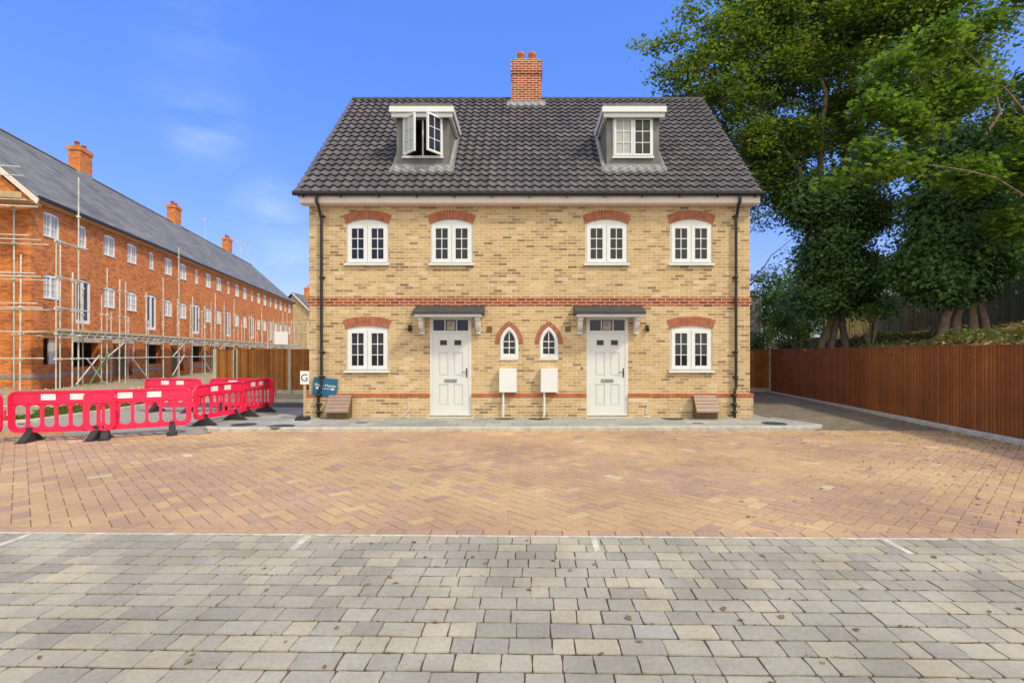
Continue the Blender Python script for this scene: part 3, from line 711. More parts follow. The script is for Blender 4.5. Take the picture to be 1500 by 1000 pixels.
# loose cable tails by the wall
for px, sgn in ((598, 1), (948, -1)):
    x = hx(px); p = MB(); p.tube([(x + .03, -.055, .37), (x + .035 * sgn, -.075, .2), (x - .03, -.08, .1), (x - .09 * sgn, -.09, .05), (x - .16, -.1, .015), (x - .05, -.16, .01), (x + .05, -.12, .02)], .009, 6)
    tag(p.build('cable', 'upvc'), ('loose white cable end at the wall left of the left door' if sgn == 1 else 'loose white cable end at the wall right of the right door'), 'cable').location = (0, HY, 0)
# eaves
ea = MB(); fx0, fx1 = -5.60, 5.80
ea.plate([(0.02, 5.30), (-.21, 5.30), (-.235, 5.32), (-.235, 5.50), (.02, 5.50)], [], fx0, fx1, T=lambda u, v, w: (w, u, v))
for sx0, sx1 in ((fx0 - .0, WX0 - .003), (WX1 + .003, fx1)):
    pass
ea.build('fascia_board', 'cream', house)
gt = MB()
gp = [(-.24, 5.575), (-.24, 5.52), (-.255, 5.49), (-.285, 5.475), (-.325, 5.475), (-.35, 5.495), (-.36, 5.52), (-.36, 5.575), (-.345, 5.575), (-.345, 5.52), (-.32, 5.492), (-.28, 5.492), (-.255, 5.52), (-.255, 5.575)]
gt.plate(gp, [], -5.73, 5.90, T=lambda u, v, w: (w, u, v))
for k in range(13): x = -5.5 + k * .93; gt.box(x, x + .025, -.366, -.237, 5.44, 5.478)
gt.build('gutter', 'black', house)
for px, s in ((463.5, 1), (1084, -1)):
    xt = (px - 770) / (F / (HY - .3)); xm = hx(472.6) if s == 1 else hx(1076.3); xb = hx(469.3) if s == 1 else hx(1073.0)
    dp = MB(); dp.tube([(xt, -.30, 5.48), (xt, -.30, 5.32), (xt + .02 * s, -.26, 5.27), (xm - .02 * s, -.09, 5.06), (xm, -.075, 5.0), (xm, -.075, .80), (xm, -.08, .76), (xb, -.13, .64), (xb, -.13, .58), (xb, -.13, -.03)], .037, 12)
    for z in (5.0, 3.47, 1.6, .98): dp.lathe([(.037, 0), (.048, 0), (.048, .06), (.037, .06)], (xm, -.075, z), 12); dp.box(xm - .075, xm + .075, -.045, -.002, z + .01, z + .04)
    for z in (.52, .30, .1): dp.lathe([(.037, 0), (.05, 0), (.05, .06), (.037, .06)], (xb, -.13, z), 12); dp.box(xb - .08, xb + .08, -.1, -.052, z + .01, z + .04)
    dp.build('downpipe', 'black', house)
# roof ------------------------------------------------------------
RX0, RX1 = -5.685, 5.84
cs_, sn_ = math.cos(math.atan(slope)), math.sin(math.atan(slope)); SL = math.hypot(RZ - EZ, RYl - EYl); GA = SL / 21
def onroof(x, s, h): return (x, EYl + s * cs_ - h * sn_, EZ + s * sn_ + h * cs_)
dorm = [(-3.40, -2.01), (2.13, 3.52)]         # dormer cheeks in x
DY = 13.85 - HY; DS = (DY - EYl) / cs_          # base of dormer front on the slope
DTOP = 7.93
DSB = DS + (DTOP - (EZ + DS * sn_)) / sn_       # where the dormer roof dies into the slope
PER = .228; ns = 8
def wave(x): return .050 * (0.5 + 0.5 * math.cos(2 * math.pi * x / PER)) ** 1.3
nxs = int(round((RX1 - RX0) / PER * ns)); xs = [RX0 + (RX1 - RX0) * i / nxs for i in range(nxs + 1)]
def tiled(side):
    V = []; Fc = []; rn = []
    tr = np.random.RandomState(3 + side)
    for k in range(21):
        s0, s1 = k * GA - .012, (k + 1) * GA + .01
        base = len(V)
        for i, x in enumerate(xs):
            h = wave(x); jig = 0
            for (s, hh) in ((s0 + .11, h + .024), (s0, h + .036), (s0, h + .050), (s1, h + .004)):
                p = onroof(x, s, hh)
                if side: p = (p[0], 2 * RYl - p[1], p[2])
                V.append(p)
        tv = tr.uniform(0, 1, nxs)
        for i in range(nxs):
            xm = (xs[i] + xs[i + 1]) / 2; sm_ = (s0 + s1) / 2
            if not side and any(a + .03 < xm < b - .03 and DS + .05 < sm_ < DSB - .2 for a, b in dorm): continue
            b = base + i * 4; t_ = tv[int(xm // PER) % nxs]
            for q in ((b, b + 1, b + 5, b + 4), (b + 1, b + 2, b + 6, b + 5), (b + 2, b + 3, b + 7, b + 6)):
                Fc.append(q); rn.append(t_)
    return V, Fc, rn
rv, rf, rr = [], [], []
for side in (0, 1):
    v, f, r_ = tiled(side); o_ = len(rv); rv += v; rf += [tuple(i + o_ for i in q) for q in f]; rr += r_
roof = np_mesh('roof', rv, [i for q in rf for i in q], [4] * len(rf), 'tile', rr, house, smooth=False)
ul = MB()                                      # roof deck under the tiles, holed for the dormers
hol = [[(a + .04, DS + .06), (b - .04, DS + .06), (b - .04, DSB - .25), (a + .04, DSB - .25)] for a, b in dorm]
ul.plate([(RX0 + .03, .02), (RX1 - .03, .02), (RX1 - .03, SL - .05), (RX0 + .03, SL - .05)], hol, -.08, -.012, T=lambda u, v, w: onroof(u, v, w))
ul.plate([(RX0 + .03, .02), (RX1 - .03, .02), (RX1 - .03, SL - .05), (RX0 + .03, SL - .05)], [], -.08, -.012, T=lambda u, v, w: (onroof(u, v, w)[0], 2 * RYl - onroof(u, v, w)[1], onroof(u, v, w)[2]))
ul.build('roof_deck', 'dark', roof)
for a, b in ((RX0 + .02, RX0 + .05), (RX1 - .05, RX1 - .02)):
    vb = MB(); vb.plate([(0, 0), (SL, 0), (SL - .2, -.2), (.12, -.2)], [], a, b, T=lambda u, v, w: onroof(w, u, v - .014)); vb.build('bargeboard', 'cream', house)
rd = MB(); n = 33; stp = (RX1 - RX0 - .04) / n
for i in range(n):
    x0 = RX0 + .02 + i * stp; a = [(RYl + .15 * math.cos(t), RZ - .055 + .14 * math.sin(t)) for t in [math.pi * j / 10 for j in range(11)]]
    b = [(u, RZ - .055 + (v - RZ + .055) * .93) for u, v in a]
    vs = [(x0, u, v) for u, v in a] + [(x0 + stp - .012, RYl + (u - RYl) * .94, v) for u, v in b]
    rd.add(vs, [(j, j + 1, 12 + j, 11 + j) for j in range(10)] + [tuple(range(11)), tuple(range(11, 22))])
rd.build('ridge_tiles', 'ridge', roof)
def lead_patch(mb, x0, x1, s0, s1, off=.045, nx_=None):
    nx_ = nx_ or max(2, int((x1 - x0) / .028)); V = []
    for s in (s0, s0 + .004, s1):
        for i in range(nx_ + 1):
            x = x0 + (x1 - x0) * i / nx_; V.append(onroof(x, s, wave(x) + off - (.03 if s == s0 else 0)))
    mb.add(V, [(j * (nx_ + 1) + i, j * (nx_ + 1) + i + 1, (j + 1) * (nx_ + 1) + i + 1, (j + 1) * (nx_ + 1) + i) for j in range(2) for i in range(nx_)], True)
# dormers ---------------------------------------------------------
for k, (a, b) in enumerate(dorm):
    c = (a + b) / 2; zb = EZ + DS * sn_ + .05
    dm = MB()
    wx0, wx1, wz0, wz1 = c - .53, c + .53, 6.745 , 7.83
    zt = 7.85
    # front wall with window opening and two cheeks
    dm.plate([(a, zb - .1), (b, zb - .1), (b, zt), (a, zt)], [[(wx0, wz0), (wx1, wz0), (wx1, wz1 - .02), (wx0, wz1 - .02)]], DY, DY + .06)
    yb = EYl + DSB * cs_ + .1
    for x0, x1 in ((a, a + .06), (b - .06, b)):
        dm.plate([(DY + .06, zb - .15), (yb, EZ + (yb - EYl) * slope - .1), (yb, zt), (DY + .06, zt)], [], x0, x1, T=lambda u, v, w: (w, u, v))
    d = dm.build('dormer', 'cheek', house); d['label'] = 'left dormer with its casements standing open' if k == 0 else 'right dormer with its window shut'
    sh = MB(); sh.box(a + .06, b - .06, DY + 1.0, DY + 1.04, zb - .1, zt - .01); sh.box(a + .061, b - .061, DY + .061, DY + .999, zb - .08, zb - .06); sh.build('lining', 'dark', d)
    rfm = MB(); ya = DY - .20
    rfm.plate([(a - .12, 8.0), (b + .12, 8.0), (b + .12, 8.06), (c, 8.09), (a - .12, 8.06)], [], ya - .02, yb + .35)
    rfm.build('dormer_roof', 'cheek', d)
    fa = MB()
    fa.plate([(a - .14, 7.855), (b + .14, 7.855), (b + .14, 7.998), (a - .14, 7.998)], [], ya - .02, ya + .03)
    fa.box(a - .10, b + .10, ya + .035, DY - .09, 7.745, 7.853)
    for x0, x1 in ((a - .14, a - .10), (b + .10, b + .14)): fa.box(x0, x1, ya + .031, yb - .05, 7.855, 7.998)
    for x0, x1 in ((a - .08, a - .003), (b + .003, b + .08)): fa.box(x0, x1, DY - .09, yb - .15, 7.745, 7.853)
    fa.build('fascia', 'upvc', d)
    fr = MB(); m = .04
    op = [(wx0 + .05, c - m / 2), (c + m / 2, wx1 - .05)]
    fr.plate([(wx0 + .002, wz0 + .002), (wx1 - .002, wz0 + .002), (wx1 - .002, wz1 - .022), (wx0 + .002, wz1 - .022)], [[(p, wz0 + .05), (q, wz0 + .05), (q, wz1 - .07), (p, wz1 - .07)] for p, q in op], DY - .015, DY + .055)
    fr.box(wx0 - .02, wx1 + .02, DY - .06, DY - .016, wz0 - .03, wz0 + .012)
    f = fr.build('window', 'upvc', d)
    for j, (p, q) in enumerate(op):
        s = MB(); g_ = MB(); wdt = q - p + .03
        casement(s, g_, 0, wdt, wz0 + .04, wz1 - .06, -.03, rail=.05, bar=.018)
        if j == 1: s.xf(Matrix.Scale(-1, 4, (1, 0, 0))); g_.xf(Matrix.Scale(-1, 4, (1, 0, 0)))
        s_ = s.build('casement', 'upvc', f); g_o = g_.build('pane', 'pale_pane' if j == 0 else 'glass', f)  # left dormer's pale pane has its sky reflection put into the colour
        ang = (R(-42) if j == 0 else R(50)) if k == 0 else 0
        for o_ in (s_, g_o):
            o_.location = (p - .015 if j == 0 else q + .015, DY - .016 - (.03 if k == 0 else 0), 0); o_.rotation_euler = (0, 0, ang)
    lm = MB(); lead_patch(lm, a - .16, b + .16, DS - .24, DS + .02)
    for x0, x1 in ((a - .14, a + .01), (b - .01, b + .14)): lead_patch(lm, x0, x1, DS - .02, DSB - .05, .05)
    lm.box(a - .01, b + .01, DY - .012, DY - .002, zb - .12, zb + .08)
    lm.build('flashing', 'lead', d)
# chimney
cy = 17.0 - HY; cx0, cx1 = -.455, .51
ch = MB(); ch.box(cx0, cx1, cy, cy + .66, 8.9, 10.62)
for i, (e, z0, z1) in enumerate([(.03, 10.62, 10.70), (.05, 10.70, 11.06)]): ch.box(cx0 - e * (.6 if i else .5), cx1 + e * (.6 if i else .5), cy - e, cy + .66 + e, z0, z1)
chm = ch.build('chimney', 'chimney', house)
fl = MB(); fl.box(cx0 - .012, cx1 + .012, cy - .014, cy - .002, 9.3, 9.74); cpm = MB(); cpm.box(cx0 + .06, cx1 - .06, cy + .02, cy + .62, 11.061, 11.12); cpm.build('mortar_cap', 'mortar', chm)
sC = (cy - EYl) / cs_
lead_patch(fl, cx0 - .14, cx1 + .14, sC - .22, sC + .02, .05); lead_patch(fl, cx0 - .14, cx0 + .01, sC, sC + .35, .05); lead_patch(fl, cx1 - .01, cx1 + .14, sC, sC + .35, .05)
fl.build('flashing', 'lead', chm)
for px in (762.7, 779.5):
    p = MB(); x = (px - 770) / 45.3 ; p.lathe([(.115, 0), (.105, .03), (.105, .24), (.125, .26), (.125, .35), (.10, .35), (.095, .02)], (x, cy + .33, 11.12), 16); p.build('chimney_pot', 'pots', chm)

# ------------------------------------------------------------------ small things round the house
def grit_box(px0, px1, label):
    t = thing('meter_housing', label, 'meter box', (hx((px0 + px1) / 2) * .985, HY - .06, -.02), 0, 'brown ground meter boxes along the wall')
    w_ = (px1 - px0) / SC / 2 * .97; b = MB()
    b.plate([(0, 0), (-.30, 0), (-.34, .22), (-.12, .52), (0, .52)], [], -w_, w_, T=lambda u, v, w: (w, u, v)); b.build('body', 'boxbase', t)
    l = MB(); p = [(-.02, .57), (-.14, .57), (-.40, .21), (-.40, .17), (-.37, .17), (-.12, .525), (-.02, .525)]
    l.plate(p, [], -w_ - .02, w_ + .02, T=lambda u, v, w: (w, u, v))
    for k in range(4):
        f = .12 + .22 * k; y = -.14 - .26 * f; z = .57 - .36 * f
        l.plate([(y - .008, z - .004), (y - .012, z + .008), (y + .01, z + .008 - .0), (y + .012, z - .018)], [], -w_ - .018, w_ + .018, T=lambda u, v, w: (w, u, v))
    l.build('lid', 'boxplastic', t)
grit_box(482.5, 513.5, 'brown meter housing with ribbed lid beside the blue leaning board')
grit_box(1017, 1048, 'brown meter housing with ribbed lid below the right ground floor window')
# G sign on stake
gs = thing('plot_sign', 'white board lettered G on a wooden stake in a grey foot', 'sign', ((446.5 - 770) * 12.75 / F, 12.75, -.02), 0)
b = MB(); b.box(-.028, .028, -.018, .018, .05, .95); b.build('stake', 'wood', gs)
b = MB(); zc_ = 1.6 - 36.5 * 12.75 / F + .02; b.box(-.10, .115, -.03, -.0185, zc_ - .15, zc_ + .17); b.build('board', 'sticker', gs)
text_mesh('G', .25, 'letter', 'letter', gs, (.005, -.033, zc_), (R(90), 0, 0), .002)
b = MB(); b.plate([(-.19, 0), (.10, 0), (.10, .08), (-.12, .11), (-.19, .05)], [], -.13, .10); b.build('foot', 'rubber', gs)
# blue board leaning behind the downpipe
bb = thing('directional_board', 'blue Show Home board with white arrows, leaning tilted behind the downpipe', 'sign', (hx(477.5), HY - .058, hz(566.5)))
bb.rotation_euler = (R(0), R(5.5), 0)
b = MB(); b.box(-.305, .305, -.006, .006, -.235, .225); b.build('board', 'blue', bb)
text_mesh('Show Home', .105, 'sticker', 'lettering', bb, (0, -.009, .04), (R(90), 0, 0), .001)
b = MB(); b.box(-.17, .17, -.009, -.0065, -.045, -.033); 
b.plate([(-.25, -.039), (-.17, -.075), (-.17, -.003)], [], -.009, -.0065); b.plate([(.25, -.039), (.17, -.075), (.17, -.003)], [], -.009, -.0065)
b.build('arrow', 'sticker', bb)
# iron covers
def cover(x, y, r, label, z=-.02, rect=None):
    m_ = MB()
    if rect: m_.box(x - rect[0], x + rect[0], y - rect[1], y + rect[1], z - .03, z + .005)
    else:
        m_.lathe([(0, .006), (r * .9, .006), (r * .9, .003), (r * .93, .003), (r * .93, .008), (r, .008), (r, -.02)], (x, y, z), 28, False)
        for i in range(-4, 5):
            for j in range(-4, 5):
                if math.hypot(i, j) < 4.2: m_.box(x + i * r * .19 - .02, x + i * r * .19 + .02, y + j * r * .19 - .008, y + j * r * .19 + .008, z + .006, z + .010)
    tag(m_.build('manhole_cover', 'iron'), label, 'manhole cover', 'dark covers set in the pavement')
def gp_(px, py, z=-.02): D = F * (1.6 - z) / (py - 517); return (px - 770) * D / F, D
for px, py, r, lab in ((357, 621.8, .27, 'round iron cover nearest the red barriers'), (411, 624.3, .29, 'round iron cover just left of the G sign stake'), (739, 612.6, .26, 'round dark cover under the left white meter box'), (790, 613.0, .27, 'round dark cover under the right white meter box'),
                       (985, 613.0, .27, 'round dark cover between the right door and the brown housing'), (1134, 620.2, .27, 'round dark cover near the rounded right end of the pavement')):
    x, y = gp_(px, py); cover(x, y, r, lab)
for px, py, lab in ((530, 618.8, 'small rectangular stop tap cover under the left window'), (1022, 619.8, 'small rectangular stop tap cover under the right window')):
    x, y = gp_(px, py); cover(x, y, 0, lab, rect=(.12, .07))
# pea gravel along the wall foot
r_ = np.random.RandomState(5); n = 5200
px_ = r_.uniform(WX0 - .05, WX1 + .05, n); py_ = HY - .06 - np.abs(r_.normal(size=n)) * .07 - .0; pz_ = -.02 + r_.uniform(0, .02, n); ss = r_.uniform(.006, .014, n)
keep = np.ones(n, bool)
for c, w_ in doors: keep &= ~((px_ > c - w_ / 2 - .06) & (px_ < c + w_ / 2 + .11))
px_, py_, pz_, ss = px_[keep], py_[keep], pz_[keep], ss[keep]; n = len(px_)
oc = np.array([(1, 0, 0), (-1, 0, 0), (0, 1, 0), (0, -1, 0), (0, 0, .7), (0, 0, -.7)], float)
vv = (np.stack([px_, py_, pz_], 1)[:, None] + oc[None] * ss[:, None, None] * r_.uniform(.7, 1.4, (n, 1, 3))).reshape(-1, 3)
tri = np.array([(0, 2, 4), (2, 1, 4), (1, 3, 4), (3, 0, 4), (2, 0, 5), (1, 2, 5), (3, 1, 5), (0, 3, 5)]); ff = ((np.arange(n) * 6)[:, None, None] + tri[None]).ravel()
tag(np_mesh('gravel', vv, ff, np.full(n * 8, 3), 'gravel', np.repeat(r_.uniform(0, 1, n), 8)), kind='stuff', label='pale pea gravel along the foot of the house wall')

# ------------------------------------------------------------------ fences
def fence_panels(name, label, cat, A, B, z0, z1, mat, npan, post='concrete', gboard=.15, board=.1, postw=.1, back=False, skip=(), posts=True):
    A = Vector((*A, 0)); B = Vector((*B, 0)); d = B - A; L_ = d.length; ang = math.atan2(d.y, d.x)
    t = thing(name, label, cat, (A.x, A.y, 0), ang)
    pw = L_ / npan
    for i in range(npan):
        if i in skip: continue
        x0, x1 = i * pw + postw / 2 * posts, (i + 1) * pw - postw / 2 * posts; mb = MB(); nb = max(1, round((x1 - x0) / board)); s = (x1 - x0) / nb
        for k in range(nb):
            xa = x0 + k * s; mb.plate([(xa, -.010), (xa + s - .004, -.024), (xa + s - .004, -.004), (xa, .004)], [], z0 + gboard, z1, T=lambda u, v, w: (u, v, w))
        for z in (z0 + gboard + .15, (z0 + z1) / 2 + .1, z1 - .18): mb.box(x0, x1, .006, .045, z, z + .07)
        mb.box(x0, x1, -.03, .03, z1, z1 + .022)
        mb.build('panel', mat, t)
        if gboard: gbm = MB(); gbm.box(x0, x1, -.022, .022, z0 - .1, z0 + gboard - .003); gbm.build('gravel_board', 'concrete', t)
    if posts:
        for i in range(npan + 1):
            p = MB(); p.box(i * pw - postw / 2 + .001, i * pw + postw / 2 - .001, -.05, .05, z0 - .2, z1 + .02)
            p.build('post', post, t)
    return t
# left fence, seen face on beside the barriers
fence_panels('panel_fence', 'brown closeboard fence between concrete posts left of the house', 'fence', (-11.93 + .82, 20.2), (-9.08 - .0 + 4.14, 20.2), .02, 1.73, 'fence', 3, gboard=.17, postw=.12)
t = fence_panels('panel_fence', 'narrow brown end panel of closeboard fence beside the scaffold', 'fence', (-11.93, 20.2), (-11.17, 20.2), .02, 1.73, 'fence', 1, gboard=.17, postw=.12)
# long right fence on a kerb edging
fA, fB = (8.69, 3.0), (10.42, 22.3)
dl = Vector((fB[0] - fA[0], fB[1] - fA[1])).length
rf_ = fence_panels('timber_fence', 'long red-brown closeboard fence running back along the driveway', 'fence', fB, fA, -.06, 1.745, 'fence_red', 10, gboard=.0, board=.1, posts=False)
ke = MB(); kerb_run(ke, (fB[0] - .16, fB[1]), (fA[0] - .16, fA[1]), .12, -.2, .0, .91)
tag(ke.build('kerb', 'greykerb'), kind='structure')
fence_panels('panel_fence', 'dark red-brown fence closing the gap behind the house corner', 'fence', (5.9, 22.36), (10.38, 22.36), .0, 1.73, 'fence_red', 2, gboard=.12)
# old fences on the bank
fence_panels('boundary_fence', 'weathered green-brown fence with square posts on top of the bank', 'fence', (19.9, 30.5), (16.4, 13.5), 2.35, 4.62, 'fence_old', 7, post='fence_old', gboard=0, board=.14, postw=.14)
fence_panels('boundary_fence', 'low dark brown fence between the two ivy covered trees', 'fence', (14.2, 25.0), (18.2, 27.6), 2.3, 4.4, 'fence_old', 2, post='fence_old', gboard=0, board=.14)
fence_panels('slatted_screen', 'grey slatted screen peeping out behind the house corner', 'screen', (9.6, 26.0), (11.6, 26.0), 2.1, 4.3, 'fence_grey', 1, post='fence_grey', gboard=0, board=.12)
# bank behind the right fence
nx, ny = 70, 70; V = []
def bank_z(x, y):
    fx = 8.42 + .0897 * y + .06
    t = (x - fx); b = min(1, max(0, t / 5.5)); s = b * b * (3 - 2 * b)
    return 1.40 + 1.05 * s + .08 * math.sin(x * 1.3 + y * .7) + .06 * math.sin(x * 2.9 - y * 1.9)
for j in range(ny):
    for i in range(nx):
        y = 1 + 60 * (j / (ny - 1)) ** 1.2; fx = (8.42 + .0897 * y + .06); x = fx + 55 * (i / (nx - 1)) ** 2
        V.append((x, y, bank_z(x, y) + rng.uniform(-.04, .04)))
# behind the back fence the bank carries on to the left
mb = MB(); mb.add(V, [(j * nx + i, j * nx + i + 1, (j + 1) * nx + i + 1, (j + 1) * nx + i) for j in range(ny - 1) for i in range(nx - 1)], True)
tag(mb.build('earth_bank', 'bank'), kind='structure')
mb = MB(); V = [(2 + 9 * i / 20, 23 + 30 * j / 20, .6 + .9 * min(1, (i / 12)) + .4 * j / 20 + rng.uniform(-.05, .05)) for j in range(21) for i in range(21)]
mb.add(V, [(j * 21 + i, j * 21 + i + 1, (j + 1) * 21 + i + 1, (j + 1) * 21 + i) for j in range(20) for i in range(20)], True)
tag(mb.build('earth_bank', 'bank'), kind='structure')
# bank cover
r_ = np.random.RandomState(8)
def bank_scatter(n, x0, x1, y0, y1, seed, f=None):
    r = np.random.RandomState(seed); o = []
    while len(o) < n:
        y = r.uniform(y0, y1); x = r.uniform(x0, x1)
        if x < 8.42 + .0897 * y + .12: continue
        if f and not f(x, y, r): continue
        o.append((x, y, bank_z(x, y)))
    return o
tag(leaf_cloud('leaf_litter', 'litter', bank_scatter(2600, 9, 20, 9, 30, 3), 8, .16, .13, flat=.15, up=.5, seed=4), kind='stuff', label='dead leaves and cuttings lying on the bank')
tag(leaf_cloud('undergrowth', 'weeds', [(x, y, z + .05) for x, y, z in bank_scatter(380, 9, 14, 13, 24, 5, lambda x, y, r: math.sin(x * 1.7 + y * .8) + r.uniform(-.6, .6) > .25)], 14, .12, .12, flat=.6, up=-.3, seed=6), kind='stuff', label='grass and low weeds on the bank')

# ------------------------------------------------------------------ trees
def tree(name, label, base, r0, limbs_to, blobs, mat, leaf, n_per, spread, gap, seed, lobed=False, twigs=True, shell=.5, group=None, stems=1, flat=.45, ivy=None, cat='tree', rbias=None):
    base = (base[0], base[1], bank_z(base[0], base[1])) if base[0] > 11 else base
    t = thing(name, label, cat, base, 0, group); B = Vector(base)
    tr = MB()
    for k in range(stems):
        dx = 0 if stems == 1 else (k - (stems - 1) / 2) * .34; r1 = r0 if stems == 1 else .135
        tgt = limbs_to[k % len(limbs_to)][0]
        ln_ = (.5 - .3 * k) if stems > 1 else 0
        pts = [Vector((dx * 1.1 - ln_ * .5, .1 * (k % 2), -.3)), Vector((dx - ln_ * .35, .12 * (k % 2), .45)), Vector((dx * .8 + ln_ * .2, 0, 1.2)), Vector((dx * .9, 0, 3.0))]
        tr.tube(pts, [r1 * 1.25, r1, r1 * .9, r1 * .75], 9)
    for tgt, rr in limbs_to: limbs(tr, (0, 0, 2.4), r0, [(Vector(tgt) - B, rr)], seed + int(tgt[0] * 10))
    tr.build('trunk', 'bark', t)
    pts = blob_pts([(Vector(c) - B, r, d) for c, r, d in blobs], gap, seed, shell)
    if twigs:
        tw = MB(); rr = random.Random(seed); cen = [(Vector(c) - B) for c, r, d in blobs]
        for p in pts[::4]:
            q = min(cen, key=lambda c: (c - Vector(p)).length); m_ = q.lerp(Vector(p), .5) + Vector((rr.uniform(-.2, .2),) * 3)
            tw.tube([q, m_, Vector(p)], [.035, .022, .008], 4, cap=False)
        tag(tw.build('twigs', 'bark', t), kind='stuff')
    leaf_cloud('crown', mat, pts, n_per, spread, leaf, t, lobed=lobed, seed=seed, flat=flat, rbias=rbias)
    if ivy:
        ip = blob_pts([(Vector(c) - B, r, d) for c, r, d in ivy[0]], ivy[1], seed + 9, ivy[3] if len(ivy) > 3 else .5)
        leaf_cloud('ivy', 'ivy', ip, int(ivy[2] * 1.15), .28, .15, t, seed=seed + 5, up=.3, flat=.8, outward=1.3)
    return t
def B_(px, py, D, r, d=1.0): return (P(px, py, D), r, d)
# A: large sycamore nearest the house
tree('sycamore_tree', 'tall ivy clad sycamore nearest the house, branches reaching over its roof', (11.9, 20.2, 2.0), .26,
     [(P(1100, 120, 20), .16), (P(1180, 40, 20), .18), (P(1250, 150, 20.5), .16), (P(1150, 280, 20), .08)],
     [B_(955, 68, 19.3, (.55, .5, .3), 1.2), B_(985, 62, 19.2, (.8, .7, .45), .9), B_(1015, 30, 19.4, (.6, .6, .7), .8), B_(985, 110, 19.3, (.9, .8, .5), 1), B_(1030, 95, 19.5, (1.1, 1, .8), .9), B_(1010, 140, 19.6, (1.2, 1, .5), .9),
      B_(1070, 60, 20, (1.3, 1.4, 1.3), .9), B_(1070, 140, 20, (1.6, 1.5, 1.3), .85), B_(1120, 20, 20.4, (1.7, 1.8, 1.6), .8), B_(1090, 210, 20.3, (1.5, 1.4, 1.3), .9), B_(1150, 110, 20.5, (2, 2, 1.7), .75), B_(1180, -30, 20.5, (2.2, 2, 1.7), .7),
      B_(1150, 210, 20.5, (1.7, 1.7, 1.4), .85), B_(1220, 60, 21, (2, 2, 2), .7), B_(1230, 180, 21, (1.9, 1.8, 1.6), .8), B_(1120, 275, 20.5, (1.1, 1.2, .7), .9), B_(1100, -40, 20.5, (1.6, 1.5, 1.2), .7), B_(1135, 250, 20.6, (1.3, 1.2, .9), 1.0), B_(1180, 280, 20.6, (1.3, 1.2, .8), 1.0), B_(1120, 300, 21, (.9, 1, .35), .8), B_(1240, 270, 20.8, (1.3, 1.2, .9), .9), B_(1290, 330, 21, (.7, .9, .9), .6), B_(1300, 400, 20.6, (.9, .9, .8), .9), B_(1185, 360, 20.2, (.5, .7, 1.2), .8), B_(1270, 250, 21, (1.2, 1.2, 1), .8), B_(1215, 420, 19.3, (1.4, .5, .7), .5)],
     'leafA', .15, 32, .25, .42, 11, lobed=False, stems=3,
     ivy=([B_(1190, 300, 20, (1.2, 1, 1.1), 1.4), B_(1215, 370, 20, (1.05, .9, 1.2), 1.5), B_(1250, 320, 20.4, (1.1, 1, 1.2), 1.3), B_(1235, 415, 20, (1.3, 1, 1.0), 1.5), B_(1190, 440, 19.8, (1.0, .9, .55), 1.4), B_(1265, 400, 20.3, (.9, .9, 1), 1.2), B_(1275, 450, 19.9, (.7, .8, .3), 1.1), B_(1185, 405, 20.4, (.7, .7, .7), 1.0)], .33, 34))
# B: ivy clad tree further right
tree('sycamore_tree', 'ivy smothered tree on bare twisted stems right of the low fence', (14.35, 17.1, 2.1), .20,
     [(P(1400, 200, 17.5), .14), (P(1330, 60, 18), .12), (P(1460, 100, 18.5), .12)],
     [B_(1330, 20, 18.5, (1.8, 1.6, 1.5), .7), B_(1290, 110, 18.8, (1.5, 1.5, 1.3), .7), B_(1400, 0, 18.5, (1.4, 1.5, 1.0), .55), B_(1370, 150, 18.5, (1.6, 1.5, 1.2), .8), B_(1450, 205, 19, (1.3, 1.4, .9), .8), B_(1330, 220, 18.8, (1.2, 1.4, .9), .7), B_(1495, 170, 19, (1.2, 1.2, 1.4), .9), B_(1480, 300, 19, (1.3, 1.2, 1.4), 1.0), B_(1310, 300, 19.4, (.9, 1, .9), .8), B_(1340, 160, 19, (1.6, 1.4, 1.2), .9), B_(1270, 30, 19.5, (1.6, 1.5, 1.4), .9), B_(1400, 80, 19, (1.4, 1.3, 1.0), 1.0), B_(1440, 130, 19.3, (1.0, 1, .7), .9), B_(1360, -20, 19, (1.8, 1.5, 1.2), .9), B_(1490, 240, 19.2, (1.2, 1.1, 1.0), .9), B_(1420, 300, 18.8, (1.2, 1.2, .8), .9), B_(1500, 380, 20, (1.2, 1, 1.0), .8), B_(1470, 30, 19, (.9, .9, .7), .45)],
     'leafA', .15, 34, .26, .43, 23, stems=4,
     ivy=([B_(1400, 240, 17.3, (1.1, 1, 1.0), 1.4), B_(1395, 300, 17.2, (1.35, 1.1, 1.0), 1.4), B_(1390, 360, 17.1, (1.5, 1.2, 1.0), 1.4), B_(1350, 395, 17.1, (1.0, 1, .7), 1.4), B_(1420, 390, 17.1, (1.3, 1, .8), 1.4), B_(1385, 418, 17, (1.5, 1, .42), 1.4), B_(1445, 340, 17.3, (.8, .8, 1.0), 1.2)], .32, 36))
